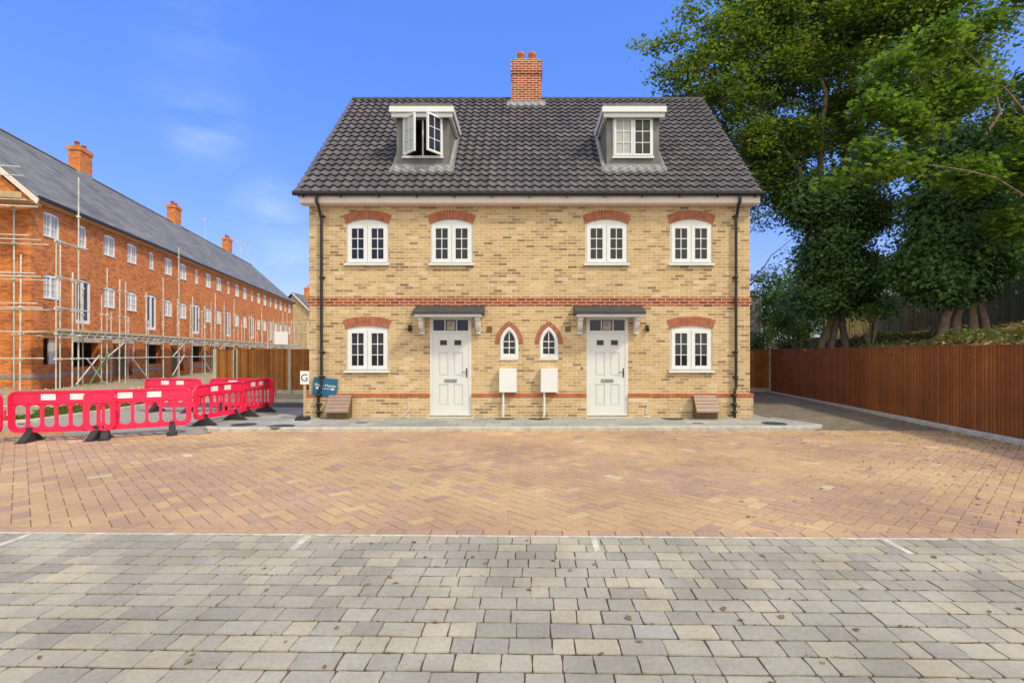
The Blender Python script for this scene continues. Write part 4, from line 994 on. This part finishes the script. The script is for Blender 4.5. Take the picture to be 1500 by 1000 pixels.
# C: nearer branches with bright, larger leaves hanging in from the right
tree('sycamore_tree', 'nearest sycamore with bright yellow-green leaves hanging in from the right', (15.6, 14.2, 2.4), .3,
     [(P(1400, 60, 14), .05), (P(1300, 230, 13.6), .035), (P(1500, 200, 14.5), .05), (P(1480, 20, 15), .045)],
     [B_(1320, 100, 14, (.7, .7, .35), 1.2), B_(1370, 60, 14.2, (.8, .8, .4), 1.2), B_(1290, 160, 13.8, (.8, .8, .35), 1.3), B_(1340, 180, 14, (.9, .8, .4), 1.2), B_(1270, 225, 13.6, (.6, .6, .3), 1.4), B_(1310, 250, 13.6, (.7, .7, .3), 1.3), B_(1250, 258, 13.5, (.35, .4, .2), 1.8), B_(1222, 270, 13.4, (.22, .2, .1), 2.4),
      B_(1400, 140, 14.3, (.9, .9, .45), 1.0), B_(1420, 260, 14.6, (.9, .9, .5), 1.0), B_(1480, 330, 14.8, (.8, .8, .6), 1.0), B_(1440, 40, 14.8, (.7, .8, .5), .8), B_(1520, 240, 14.5, (1, 1, .8), 1), B_(1620, 90, 14.4, (1.8, 1.7, 1.4), .6), B_(1640, -60, 14.6, (2.0, 1.8, 1.4), .6), B_(1560, -60, 15, (1.5, 1.5, 1.1), .6), B_(1720, 140, 14.6, (1.7, 1.6, 1.5), .5), B_(1600, 260, 14.6, (1.1, 1.1, .8), .6)],
     'leafC', .16, 30, .25, .40, 37, lobed=True, shell=.2, flat=.55)
# D: small dark tree against the house corner, with a leaning bare limb
tree('yew_tree', 'dark shadowy small tree showing just past the house corner', (10.6, 27.5, 1.5), .16, [(P(1105, 330, 27), .1), (P(1165, 345, 26), .05), (P(1120, 400, 26.5), .1)],
     [B_(1105, 455, 27, (1.6, 1.2, 1.2), 1.3), B_(1120, 420, 27.5, (1.1, 1, 1.0), 1.1), B_(1150, 440, 26.5, (1.3, 1.2, 1.0), 1.3), B_(1110, 320, 27, (1.1, 1, .6), .9), B_(1165, 470, 26, (1.3, 1, .9), 1.2), B_(1145, 300, 26.5, (1.0, 1, .5), 1.0), B_(1135, 400, 27, (.8, .5, .7), .6), B_(1160, 380, 26.5, (.5, .5, .9), .6)],
     'ivy', .16, 26, .3, .50, 41)
# shrubs at the fence foot
def shrub(label, px, py, D, r, mat, seed, leaf=.12, h=None):
    c = P(px, py, D); z = min(c.z - r[2] * .9, bank_z(c.x, c.y) if c.x > 10 else 1.2)
    t = thing('shrub', label, 'shrub', (c.x, c.y, z))
    pts = blob_pts([((0, 0, c.z - z), r, 1.4)], .32, seed, .3); leaf_cloud('foliage', mat, pts, 24, .16, leaf, t, seed=seed, flat=.7, up=.4)
    s = MB()
    for k in range(5): a = k * 1.25; s.tube([(0, 0, -.1), (r[0] * .3 * math.cos(a), r[1] * .3 * math.sin(a), (c.z - z) * .5), (r[0] * .6 * math.cos(a), r[1] * .6 * math.sin(a), c.z - z)], [.03, .02, .008], 5)
    s.build('stem', 'bark', t)
shrub('light green leafy shrub above the far end of the brown fence', 1145, 470, 22.5, (.7, .6, .8), 'leafA', 61)
shrub('small pale green shrub at the foot of the first ivy tree', 1168, 490, 20.5, (.6, .5, .35), 'grass', 62)
shrub('broad leaved laurel shrub beside the first ivy clad tree', 1275, 455, 18.6, (.75, .5, .22), 'leafC', 63, .15)
shrub('dark shrub close behind the house corner', 1108, 500, 24.5, (.8, .6, .6), 'ivy', 64)
shrub('dark shrub with bare stems under the overhanging branches', 1160, 505, 21.5, (.9, .5, .4), 'ivy', 65)
# far trees beyond the bank
far = [(1130, 470, 40, 3.4), (1180, 430, 42, 4.0), (1230, 440, 45, 3.8), (1290, 440, 44, 3.2), (1340, 430, 40, 3.6), (1420, 400, 38, 4.0), (1480, 390, 34, 3.4), (1540, 360, 32, 4.0)]
dd = ['behind the house corner', 'seen under the sycamore crown', 'behind the first ivy clad trunk', 'between the two ivy clad trees', 'above the low dark fence', 'behind the second ivy clad tree', 'bright behind the weathered fence', 'at the right edge above the old fence']
for i, ((px, py, D, r), s) in enumerate(zip(far, dd)):
    c = P(px, py, D); t = thing('broadleaf_tree', 'distant green tree ' + s, 'tree', (c.x, c.y, 1.5), 0, 'distant trees beyond the bank')
    tr = MB(); tr.tube([(0, 0, -.2), (0, 0, c.z - 1.5)], [.25, .12], 7); tr.build('trunk', 'bark', t)
    pts = blob_pts([((0, 0, c.z - 1.5), (r, r * .8, r * .62), .8), ((r * .3, 0, c.z - 3.5), (r * .9, r * .7, r * .6), .8)], .95, 70 + i, .5)
    leaf_cloud('crown', 'far', pts, 30, .45, .26, t, seed=90 + i)

# fallen leaves and weeds on the paving
r_ = np.random.RandomState(31); pts = []
for _ in range(900):
    y = r_.uniform(5.2, 12); x = r_.uniform(0, 9.3 + .09 * (y - 9.8)); 
    if r_.rand() < (x / 9.0) ** 2.2: pts.append((x, y, ZT + .006))
for _ in range(900):
    y = r_.uniform(6, 20); x = 8.42 + .0897 * y - .2 - abs(r_.normal()) * .35; pts.append((x, y, ZT + .008))
for _ in range(260):
    y = r_.uniform(11.7, 20); x = r_.uniform(6.8, 9.5); pts.append((x, y, -.09))
for _ in range(60): pts.append((r_.uniform(-3, 4), r_.uniform(2.4, 4.8), ZT + .006))
tag(leaf_cloud('fallen_leaves', 'litter', pts, 1, .01, .05, flat=.02, up=2.5, seed=33, rbias=(.8, .0)), kind='stuff', label='dead leaves scattered on the paving')
pts = [(r_.uniform(-6, 6), 4.86 - row * r_.randint(0, 16) - .0, ZT - .004) for _ in range(170)]
o = leaf_cloud('moss', 'grass', pts, 5, .012, .016, flat=.3, up=.5, seed=35, rbias=(.6, 0)); o.rotation_euler = (0, 0, TILT); tag(o, kind='stuff', label='moss and seedlings in the joints between grey setts')
# grass wedge behind the barriers
pts = []
while len(pts) < 6000:
    x = r_.uniform(-15.5, -12.05); y = r_.uniform(12.6, 19)
    if y > 12.7 + (-12.05 - x) * .25 and -12.05 - x < .9 + .10 * (y - 12) + .35 * math.sin(y * 2.2): pts.append((x, y, site_z(x, y) + .01))
tag(leaf_cloud('grass', 'grass', pts, 5, .05, .12, flat=.5, up=-.45, seed=36), kind='stuff', label='strip of rough grass behind the red barriers')

pts = []
n = 1500; q = np.stack([r_.uniform(-26, -12.5, n), 13.2 + 9 * r_.uniform(0, 1, n), np.zeros(n)], 1); q[:, 2] = [site_z(a, b) + .01 for a, b in q[:, :2]]
ss = .02 + .06 * r_.uniform(0, 1, n) ** 3
vv = (q[:, None] + oc[None] * ss[:, None, None] * r_.uniform(.6, 1.5, (n, 1, 3))).reshape(-1, 3); ff = ((np.arange(n) * 6)[:, None, None] + tri[None]).ravel()
tag(np_mesh('rubble', vv, ff, np.full(n * 8, 3), 'gravel', np.repeat(r_.uniform(0, 1, n), 8)), kind='stuff', label='broken stone and rubble on the site soil')
# fine dirt and twig bits on the right of the road
pts = []
for _ in range(2600):
    y = r_.uniform(5.2, 11.7); x = r_.uniform(-1, 9.2 + .09 * (y - 9.8))
    if r_.rand() < (max(0, x) / 9.0) ** 2: pts.append((x, y, ZT + .004))
for _ in range(1800):
    y = r_.uniform(6, 22); x = 8.42 + .0897 * y - .18 - abs(r_.normal()) * .5; pts.append((x, y, ZT + .008 if y < 11.6 else -.088))
tag(leaf_cloud('debris', 'litter', pts, 1, .01, .028, flat=.02, up=2.0, seed=34, rbias=(.6, .0)), kind='stuff', label='fine twigs and dirt on the paving by the right fence')

# ------------------------------------------------------------------ red barriers
def slot(u0, u1, v0, v1, n=5):
    r = (u1 - u0) / 2; c = (u0 + u1) / 2
    top = [(c + r * math.cos(a), v1 - r * .8 + r * .8 * math.sin(a)) for a in [math.pi * i / (2 * n) for i in range(2 * n + 1)]]
    bot = [(c + r * math.cos(a), v0 + r * .8 + r * .8 * math.sin(a)) for a in [math.pi + math.pi * i / (2 * n) for i in range(2 * n + 1)]]
    return top + bot
def rrect(x0, x1, z0, z1, r, n=5):
    o = []
    for cx, cz, a0 in ((x1 - r, z1 - r, 0), (x0 + r, z1 - r, 90), (x0 + r, z0 + r, 180), (x1 - r, z0 + r, 270)):
        o += [(cx + r * math.cos(R(a0 + 90 * i / n)), cz + r * math.sin(R(a0 + 90 * i / n))) for i in range(n + 1)]
    return o
BL = 1.78
def make_barrier():
    t = thing('safety_barrier', 'x', 'barrier')
    h = BL / 2; b = MB(); ou = rrect(-h, h, .17, .97, .14)
    us = [-h + .07 + i * (BL - .14) / 7 for i in range(8)]
    sl = [slot(us[i] + .028, us[i + 1] - .028, .265, .70) for i in range(7)]
    b.plate(ou, sl, -.014, .014)
    b.plate(ou, [rrect(-h + .035, h - .035, .205, .935, .115)], -.035, -.0142); b.plate(ou, [rrect(-h + .035, h - .035, .205, .935, .115)], .0142, .035)
    for s in (-1, 1):
        y0, y1 = (-.03, -.0145) if s < 0 else (.0145, .03)
        b.box(-h + .036, h - .036, y0, y1, .72, .745)
    b.box(h - .001, h + .06, -.02, .02, .55, .62); b.box(h + .045, h + .06, -.02, .02, .42, .549)
    b.build('panel', 'redplastic', t)
    s = MB()
    for c in (-.24, .24):
        s.box(c - .12, c + .12, -.0185, -.0145, .79, .905); s.box(c - .12, c + .12, .0145, .0185, .79, .905)
    s.build('reflector', 'sticker', t)
    for c in (-.55, .55):
        f = MB()
        f.plate([(-.27, 0), (.27, 0), (.27, .03), (.07, .17), (.05, .20), (-.05, .20), (-.07, .17), (-.27, .03)], [], c - .06, c + .06, T=lambda u, v, w: (w, u, v))
        f.box(c - .045, c + .045, -.045, .045, .2, .27)
        f.plate([(-.3, 0), (.3, 0), (.3, .018), (-.3, .018)], [], c - .09, c + .09, T=lambda u, v, w: (w, u, v))
        f.build('foot', 'rubber', t)
    return t
b0_ = make_barrier(); kids = list(b0_.children)
def bar(cx, cy, ang, label, z=-.096, first=False, lean=0):
    if first: t = b0_
    else:
        t = b0_.copy(); C.objects.link(t)
        for k in kids: c = k.copy(); C.objects.link(c); c.parent = t
    t.location = (cx, cy, z); t.rotation_euler = (R(lean), 0, R(ang)); t['label'] = label; t['group'] = 'red barriers round the left site entrance'
def bar2(p, q, label, **k):
    a = math.degrees(math.atan2(q[1] - p[1], q[0] - p[0])); bar((p[0] + q[0]) / 2, (p[1] + q[1]) / 2, a, label, **k)
bar2((-11.55, 9.45), (-9.84, 9.86), 'red plastic barrier cut off by the left edge of the photo', first=True)
bar2((-9.86, 10.05), (-8.15, 10.45), 'red plastic barrier second from the left, grass showing behind it', lean=1)
bar2((-8.60, 10.27), (-7.16, 11.20), 'red plastic barrier in front, overlapping the end of its left neighbour')
bar2((-11.05, 15.25), (-9.25, 15.0), 'rear red barrier standing nearest the scaffold')
bar2((-9.1, 15.2), (-7.4, 15.35), 'rear red barrier in front of the brown fence')
bar2((-7.50, 12.0), (-7.36, 13.6), 'red plastic barrier end-on near the rounded kerb corner')
bar2((-7.42, 13.75), (-7.50, 15.4), 'red plastic barrier end-on, farthest right by the fence')
tb = MB(); tb.box(-13.2, -9.55, 10.83, 10.9, -.1, -.0); tag(tb.build('timber_board', 'wood', rot=(0, 0, 0)), 'length of timber edging lying behind the leftmost barriers', 'timber')

# ------------------------------------------------------------------ red brick terrace
TA = math.atan(.21)
ter = thing('terraced_houses', 'long three-storey orange-red brick terrace under construction with slate roof', 'building', (-20.7, 22.0, 0), TA)
TL = 48.0; TD = 10.2; TE = 8.26; TR = 12.94; KU = 1.0218
opens = []
def ux(px): Y = 12382 / (608 - px); return (Y - 22) * KU
grid = [1.28 + 2.248 * i for i in range(21)]
f2 = []; f1 = []; gf = []
for i, u in enumerate(grid):
    k = i % 3
    if k == 1: f2.append((u, .56, 6.70, 7.72, 1)); f1.append((u, 1.18, 3.02, 5.1, 9))
    else: f2.append((u, 1.06, 6.70, 7.75, 2)); f1.append((u, 1.06, 4.0, 5.02, 2))
def g_open(u0, u1, z0, z1): return [(u0, z0), (u1, z0), (u1, z1), (u0, z1)]
hl = [arched(u - w_ / 2, u + w_ / 2, z0, z1 - .05, z1 + .05) for u, w_, z0, z1, k in f2 + f1]
gfo = []
for i in range(0, 21, 3):
    gfo += [(grid[i] - .55, grid[i] + .45, 1.1, 2.25, 'w'), (grid[i + 1] - .75, grid[i + 1] + 1.25, .95, 2.12, 'o'), (grid[i + 2] + .35, grid[i + 2] + 2.3 if i < 18 else grid[i + 2] + 1.2, .35, 2.12, 'b')]
hl += [g_open(a, b, z0, z1) for a, b, z0, z1, k in gfo]
TT = lambda u, v, w: (w, u, v)
tw = MB(); tw.plate([(0, -.3), (TL, -.3), (TL, TE + .1), (0, TE + .1)], hl, -.3, 0, T=TT)
ang_s = (TR - TE) / (TD / 2)
gbp = [(-TD + .3, -.3), (-.3, -.3), (-.3, TE - .02), (-TD / 2, TR - .35), (-TD + .3, TE - .02)]
tw.plate(gbp, [], 0, .3); tw.plate(gbp, [], TL - .3, TL)
tw.box(-TD, -TD + .3, 0, TL, -.3, TE)
tw.build('wall', 'terrace', ter)
inn = MB(); inn.box(-2.3, -2.2, .35, TL - .35, 0, TE - .3)
for z in (.2, 2.55, 5.4): inn.box(-2.19, -.31, .35, TL - .35, z, z + .2)
inn.build('floor_slab', 'inner', ter)
# brick piers inside the ground floor openings
for i in range(0, 24): 
    u = .0 + i * 2; 
    if not any(a - .2 < u + 1 < b + .2 and z0 < .6 for a, b, z0, z1, k in gfo): (lambda q: (q.build('damp_course', 'lead', ter)))(MB().plate([(u, .56 + rng.uniform(-.03, .03)), (u + 2, .56 + rng.uniform(-.03, .03)), (u + 2, .70), (u, .70)], [], .002, .03, T=TT))
dpc = MB(); dpc.box(-4.2, .03, -.03, -.002, .55, .70); dpc.build('damp_course', 'lead', ter)
# slate roof
def troof(side):
    V = []; n = 26; sl_ = math.hypot(TD / 2 + .35, (TD / 2 + .35) * ang_s); cols = 60; Fc = []; rn = []
    for k in range(n):
        f0, f1_ = k / n, (k + 1) / n
        for j in range(cols):
            u0, u1 = -.15 + (TL + .3) * j / cols, -.15 + (TL + .3) * (j + 1) / cols; b = len(V)
            for f, h in ((f0, .028), (f1_, .01)):
                x = .35 - (TD / 2 + .35) * f; z = TE - .35 * ang_s + (TD / 2 + .35) * ang_s * f + h + .12
                if side: x = -TD - x
                V += [(x, u0, z), (x, u1, z)]
            V += [(V[b][0], u0, V[b][2] - .02), (V[b + 1][0], u1, V[b + 1][2] - .02)]
            Fc += [b, b + 1, b + 3, b + 2, b, b + 1, b + 5, b + 4]; r = rng.random(); rn += [r, r]
    return V, Fc, rn
V0, F0_, r0_ = troof(0); V1, F1_, r1_ = troof(1)
trf = np_mesh('roof', V0 + V1, F0_ + [i + len(V0) for i in F1_], [4] * (len(r0_) + len(r1_)), 'slate', r0_ + r1_, ter)
rr_ = MB(); rr_.plate([(-TD / 2 - .16, TR + .06), (-TD / 2, TR + .2), (-TD / 2 + .16, TR + .06)], [], -.15, TL + .15, T=lambda u, v, w: (u, w, v)); rr_.build('ridge_tiles', 'slate', trf)
for m_ in (rr_,): pass
for s in (0, 1):
    vg = MB()
    pr = [(.36, TE - .35 * ang_s + .10), (-TD / 2, TR + .10), (-TD / 2, TR - .14), (.30, TE - .35 * ang_s - .12)]
    if s: pr = [(-TD - x, z) for x, z in pr]
    vg.plate(pr, [], -.16, -.11); vg.build('bargeboard', 'cream', ter)
fb = MB(); fb.box(.003, .26, -.1, TL + .1, TE - .28, TE - .12); fb.build('fascia_board', 'wood', ter)
gg = MB(); gg.tube([(.36, -.1, TE - .14), (.36, TL + .1, TE - .14)], .07, 8); gg.build('gutter', 'black', ter)
# windows
def twin(u, w_, z0, z1, k, parent):
    fr = MB(); gl = MB(); a, b = u - w_ / 2, u + w_ / 2
    op = [(a + .05, b - .05)] if k == 1 else [(a + .06, u - .04), (u + .04, b - .06)]
    if k == 9: op = [(a + .12, u - .08), (u + .08, b - .12)]
    hz0 = .16 if k == 9 else .06
    fr.plate(arched(a + .003, b - .003, z0 + .003, z1 - .05, z1 + .02), [g_open(p, q, z0 + hz0, z1 - .1) for p, q in op], -.1, -.03, T=TT)
    if k != 9:
        for p, q in op:
            xm = (p + q) / 2; fr.box(-.07, -.05, xm - .011, xm + .011, z0 + hz0, z1 - .1)
            for i in (1, 2):
                zz = z0 + hz0 + (z1 - .1 - z0 - hz0) * i / 3; fr.box(-.07, -.05, p, xm - .011, zz - .011, zz + .011); fr.box(-.07, -.05, xm + .011, q, zz - .011, zz + .011)
    f = fr.build('window', 'upvc_bright', parent)
    gl.box(-.088, -.08, a + .04, b - .04, z0 + .05, z1 - .09); gl.build('pane', 'glass' if k == 9 else 'pale_pane', f)
    if k != 9: sl = MB(); sl.box(.002, .04, a - .03, b + .03, z0 - .03, z0 - .002); sl.build('sill', 'upvc', f)
for t_ in f2 + f1: twin(*t_, ter)
for a, b, z0, z1, k in gfo:
    if k == 'w':
        fr = MB(); fr.box(-.16, -.1, a + (b - a) * .55, b - .003, z0, z1 - .003); fr.build('window_board', 'upvc', ter)
    if k == 'b':
        fr = MB(); nn = 6
        for i in range(nn): zz = z0 + (z1 - z0) * i / nn; fr.box(-.12 + rng.uniform(-.01, .01), -.08, a + .003, a + (b - a) * .62, zz + .004, zz + (z1 - z0) / nn - .006)
        fr.build('boarding', 'fence_old', ter)
# lintel band
for a, b, z0, z1, k in gfo:
    if k != 'w': lt_ = MB(); lt_.box(.002, .03, a - .15, b + .15, z1 + .002, z1 + .15); lt_.build('lintel', 'metal', ter)
for i, u in enumerate((12.75, 26.0, 39.4)):
    c = MB(); c.box(-TD / 2 - .33, -TD / 2 + .33, u - .62, u + .62, TR - .8, TR + 1.35); c.box(-TD / 2 - .39, -TD / 2 + .39, u - .68, u + .68, TR + 1.35, TR + 1.6)
    ch_ = c.build('chimney', 'terrace', ter)
    for du in (-.35, .35): p = MB(); p.lathe([(.13, 0), (.12, .3), (.15, .31), (.15, .36), (.1, .36)], (-TD / 2, u + du, TR + 1.6), 12); p.build('chimney_pot', 'pots', ch_)
    f_ = MB(); f_.box(-TD / 2 - .35, -TD / 2 + .35, u - .64, u + .64, TR - .35, TR + .06); f_.build('flashing', 'lead', ch_)
for u in (33.0, 44.0, 47.0):
    a = MB(); x = -TD / 2; a.tube([(x, u, TR), (x, u, TR + 2.3)], .025, 6); a.tube([(x - .1, u - .9, TR + 2.1), (x + .1, u + .9, TR + 2.1)], .018, 5)
    for q in range(7): a.tube([(x - .3, u - .8 + q * .26, TR + 2.1), (x + .3, u - .8 + q * .26, TR + 2.1)], .012, 5)
    a.build('aerial', 'metal', ter)

# scaffold on the terrace
scf = thing('scaffold', 'galvanised tube scaffold with boarded lift wrapping the brick terrace', 'scaffold', (-20.7, 22.0, 0), TA)
def tube_part(name, pts, r=.032, mat="metal", n=6):
    m_ = MB(); m_.tube(pts, r, n)
    if name == 'standard':
        p = Vector(pts[0]); q = Vector(pts[-1]); d_ = q - p
        for z in (1.36, 2.38, 3.4, 4.66, 6.15, 7.5):
            if z < q.z: c_ = p + d_ * (z / d_.z); m_.box(c_.x - .055, c_.x + .055, c_.y - .05, c_.y + .05, z - .045, z + .045)
        m_.box(p.x - .08, p.x + .08, p.y - .08, p.y + .08, p.z - .03, p.z)
    return m_.build(name, mat, scf)
PZ0 = 2.42
nst = 0
for u, h in ((-1.0, 6.5), (-.75, 6.2), (.45, 9.2), (2.15, 4.3), (2.6, 5.6)): tube_part('standard', [(1.47, u, 0.02), (1.47, u + .02, h)], .03 if h > 9 else .026)
for i in range(21):
    u = 4.3 + i * 2.0
    if u > TL - 2: break
    for x, du in ((1.47, 0), (.32, .75)):
        h = rng.uniform(4.4, 6.2) if x > 1 else rng.uniform(3.4, 5.6)
        if i == 3 and x > 1: h = 8.1
        jx, ju = rng.uniform(-.03, .03), rng.uniform(-.15, .15)
        tube_part('standard', [(x + jx, u + du + ju, 0.02), (x + jx + rng.uniform(-.04, .04), u + du + ju + rng.uniform(-.04, .04), h)])
for u, h in ((2.9, 4.7),): tube_part('standard', [(.32, u, 0.02), (.32, u, h)])
L2 = TL - 2
for a, b in ((-1.0, 12), (11.5, 24), (23.5, 36), (35.5, L2)):
    tube_part('ledger', [(1.50, a, PZ0 - .04), (1.50, b, PZ0 - .04)]); tube_part('ledger', [(.35, a, PZ0 - .04), (.35, b, PZ0 - .04)])
    tube_part('ledger', [(1.50, a, 1.36), (1.50, b, 1.36)], .03)
    m_ = MB()
    for k in range(5): m_.box(.36 + k * .225, .36 + k * .225 + .215, a, b - .4, PZ0 + .02 + .004 * (k % 2), PZ0 + .058 + .004 * (k % 2))
    m_.build('deck_board', 'wood', scf)
    m_ = MB(); m_.tube([(1.58, a, PZ0 + .12), (1.58, b - .4, PZ0 + .12)], .022, 6); m_.tube([(1.58, a, PZ0 - .18), (1.58, b - .4, PZ0 - .18)], .022, 6)
    q = a
    tbm = MB(); tbm.box(1.50, 1.53, a, b - .4, PZ0 + .06, PZ0 + .2); tbm.build('toe_board', 'wood', scf)
    while q < b - 1: m_.tube([(1.58, q, PZ0 - .18), (1.58, q + .3, PZ0 + .12), (1.58, q + .6, PZ0 - .18)], .012, 4, cap=False); q += .6
    m_.build('lattice_beam', 'metal', scf)
for i in range(0, 18):
    u = .2 + i * 2.28
    if i % 2 == 0: tube_part('brace', [(1.52, u, 1.36 if i % 4 else .25), (1.52, u + 1.7, .15 if i % 4 else 1.5)])
    tube_part('transom', [(0.1, u, PZ0 - .09), (1.75, u, PZ0 - .09)])
    if i % 3 == 1: tube_part('brace', [(1.54, u, 1.4), (1.54, u + 1.9, PZ0 - .1)])
for u, h in ((-.2, 5.0), (3.4, 5.2)): tube_part('standard', [(1.6, u, 0.02), (1.6, u + .03, h)])
for a, b, z in ((-1.1, 1.2, 3.45), (-1.1, 1.0, 4.7), (-1.1, .9, 6.15)): tube_part('ledger', [(1.52, a, z), (1.52, b, z)])
tube_part('brace', [(1.56, .9, 1.35), (1.56, 2.3, .1)], .03); tube_part('brace', [(1.58, 2.5, 1.6), (1.58, .9, .1)], .028, 'greenpaint')
# gable end scaffold, facing the camera
gsx = thing('scaffold', 'end scaffold of crossing tubes and a timber top platform at the gable', 'scaffold', (-20.7, 22.0, 0), TA)
scf = gsx
for x, h in ((-.55, 10.4), (.35, 5.5), (-2.6, 9.8), (-4.7, 10.5), (-6.8, 10)):
    tube_part('standard', [(x, -1.2, 0.0), (x + .04, -1.2, h)], .03); 
    if x < 0: tube_part('standard', [(x + .1, -.25, 0.0), (x + .1, -.25, min(h, 8.2))])
for z, xe in ((8.95, .4), (8.6, .5), (7.65, .6), (7.4, 1.0), (6.25, .7), (6.08, 1.1), (4.75, .9), (4.62, 1.1), (3.55, 1.0), (3.38, 1.15), (2.42, 1.2), (1.36, 1.2)):
    tube_part('ledger', [(-7.5, -1.26, z), (xe, -1.26, z + .03)], .026)
for z, xe in ((4.62, .8), (3.4, .9), (6.1, .8)): tube_part('ledger', [(-7.5, -.3, z), (xe, -.3, z)], .026)
for z in (6.2, 4.7, 3.5): tube_part('brace', [(-1.6, -1.3, z), (-.55, -1.3, z - 1.25)], .026)
tube_part('brace', [(-1.25, -1.32, .2), (-.5, -1.3, 2.2)], .03)
m_ = MB()
for k in range(5): m_.box(-7.4, .45, -1.25 + k * .23, -1.25 + k * .23 + .22, 7.74 + .004 * (k % 2), 7.78 + .004 * (k % 2))
m_.box(-7.4, .45, -1.30, -1.262, 7.74, 7.98); m_.build('deck_board', 'wood', gsx)
m_ = MB(); m_.box(-1.6, -.9, -1.0, -.6, 7.99, 8.14); m_.box(-1.5, -1.2, -.9, -.7, 8.14, 8.3)
o = m_.build('mortar_tray', 'greenpaint'); tag(o, 'green mortar tray lying on the top scaffold platform', 'tray'); o.location = (-20.7, 22.0, -.2); o.rotation_euler = (0, 0, TA)

# buff house at the end
bh = thing('gabled_house', 'distant buff brick house with slate roof and small red chimney past the terrace', 'house', (-33.6, 76, 0))
m_ = MB(); m_.plate([(-5, 0), (6, 0), (6, 4.2), (0, 10.0), (-5, 5.2)], [], 0, 9); m_.build('wall', 'buff', bh)
m_ = MB(); m_.plate([(-.2, 10.1), (6.5, 3.65), (6.5, 3.85), (0, 10.35), (-5.4, 5.2), (-5.4, 5.0)], [], -.3, 9.3); m_.build('roof', 'slate', bh)
m_ = MB(); m_.plate([(0, 10.05), (6.5, 3.55), (6.5, 3.8), (0, 10.3)], [], -.36, -.302); m_.build('bargeboard', 'upvc', bh)
m_ = MB(); m_.box(.3, 1.1, 3, 4, 9, 11.2); m_.box(.25, 1.15, 2.95, 4.05, 11.2, 11.45); c_ = m_.build('chimney', 'terrace', bh)
m_ = MB(); m_.lathe([(.15, 0), (.13, .4), (.1, .4)], (.7, 3.5, 11.45), 10); m_.build('chimney_pot', 'pots', c_)
# open mesh site fence with a blank white board, behind the brown fence
mf = thing('mesh_fence', 'temporary wire mesh fence panels behind the brown fence', 'fence', (-14.0, 27.5, 0))
for i in range(3):
    x0 = i * 2.15 + .5; m_ = MB(); m_.tube([(x0, 0, 0), (x0, 0, 3.2), (x0 + 2.1, 0, 3.2), (x0 + 2.1, 0, 0)], .02, 6); m_.build('frame', 'metal', mf)
    m_ = MB()
    for k in range(1, 12): m_.tube([(x0 + k * .17, 0, .1), (x0 + k * .17, 0, 3.18)], .005, 4, cap=False)
    for z in (.6, 1.3, 2.0, 2.7): m_.tube([(x0, 0, z), (x0 + 2.1, 0, z)], .006, 4, cap=False)
    m_.build('mesh_infill', 'metal', mf)
m_ = MB(); m_.box(-13.1, -12.4, 27.40, 27.43, 2.05, 2.72); tag(m_.build('site_board', 'sticker'), 'blank white board fixed to the wire mesh fence', 'sign')
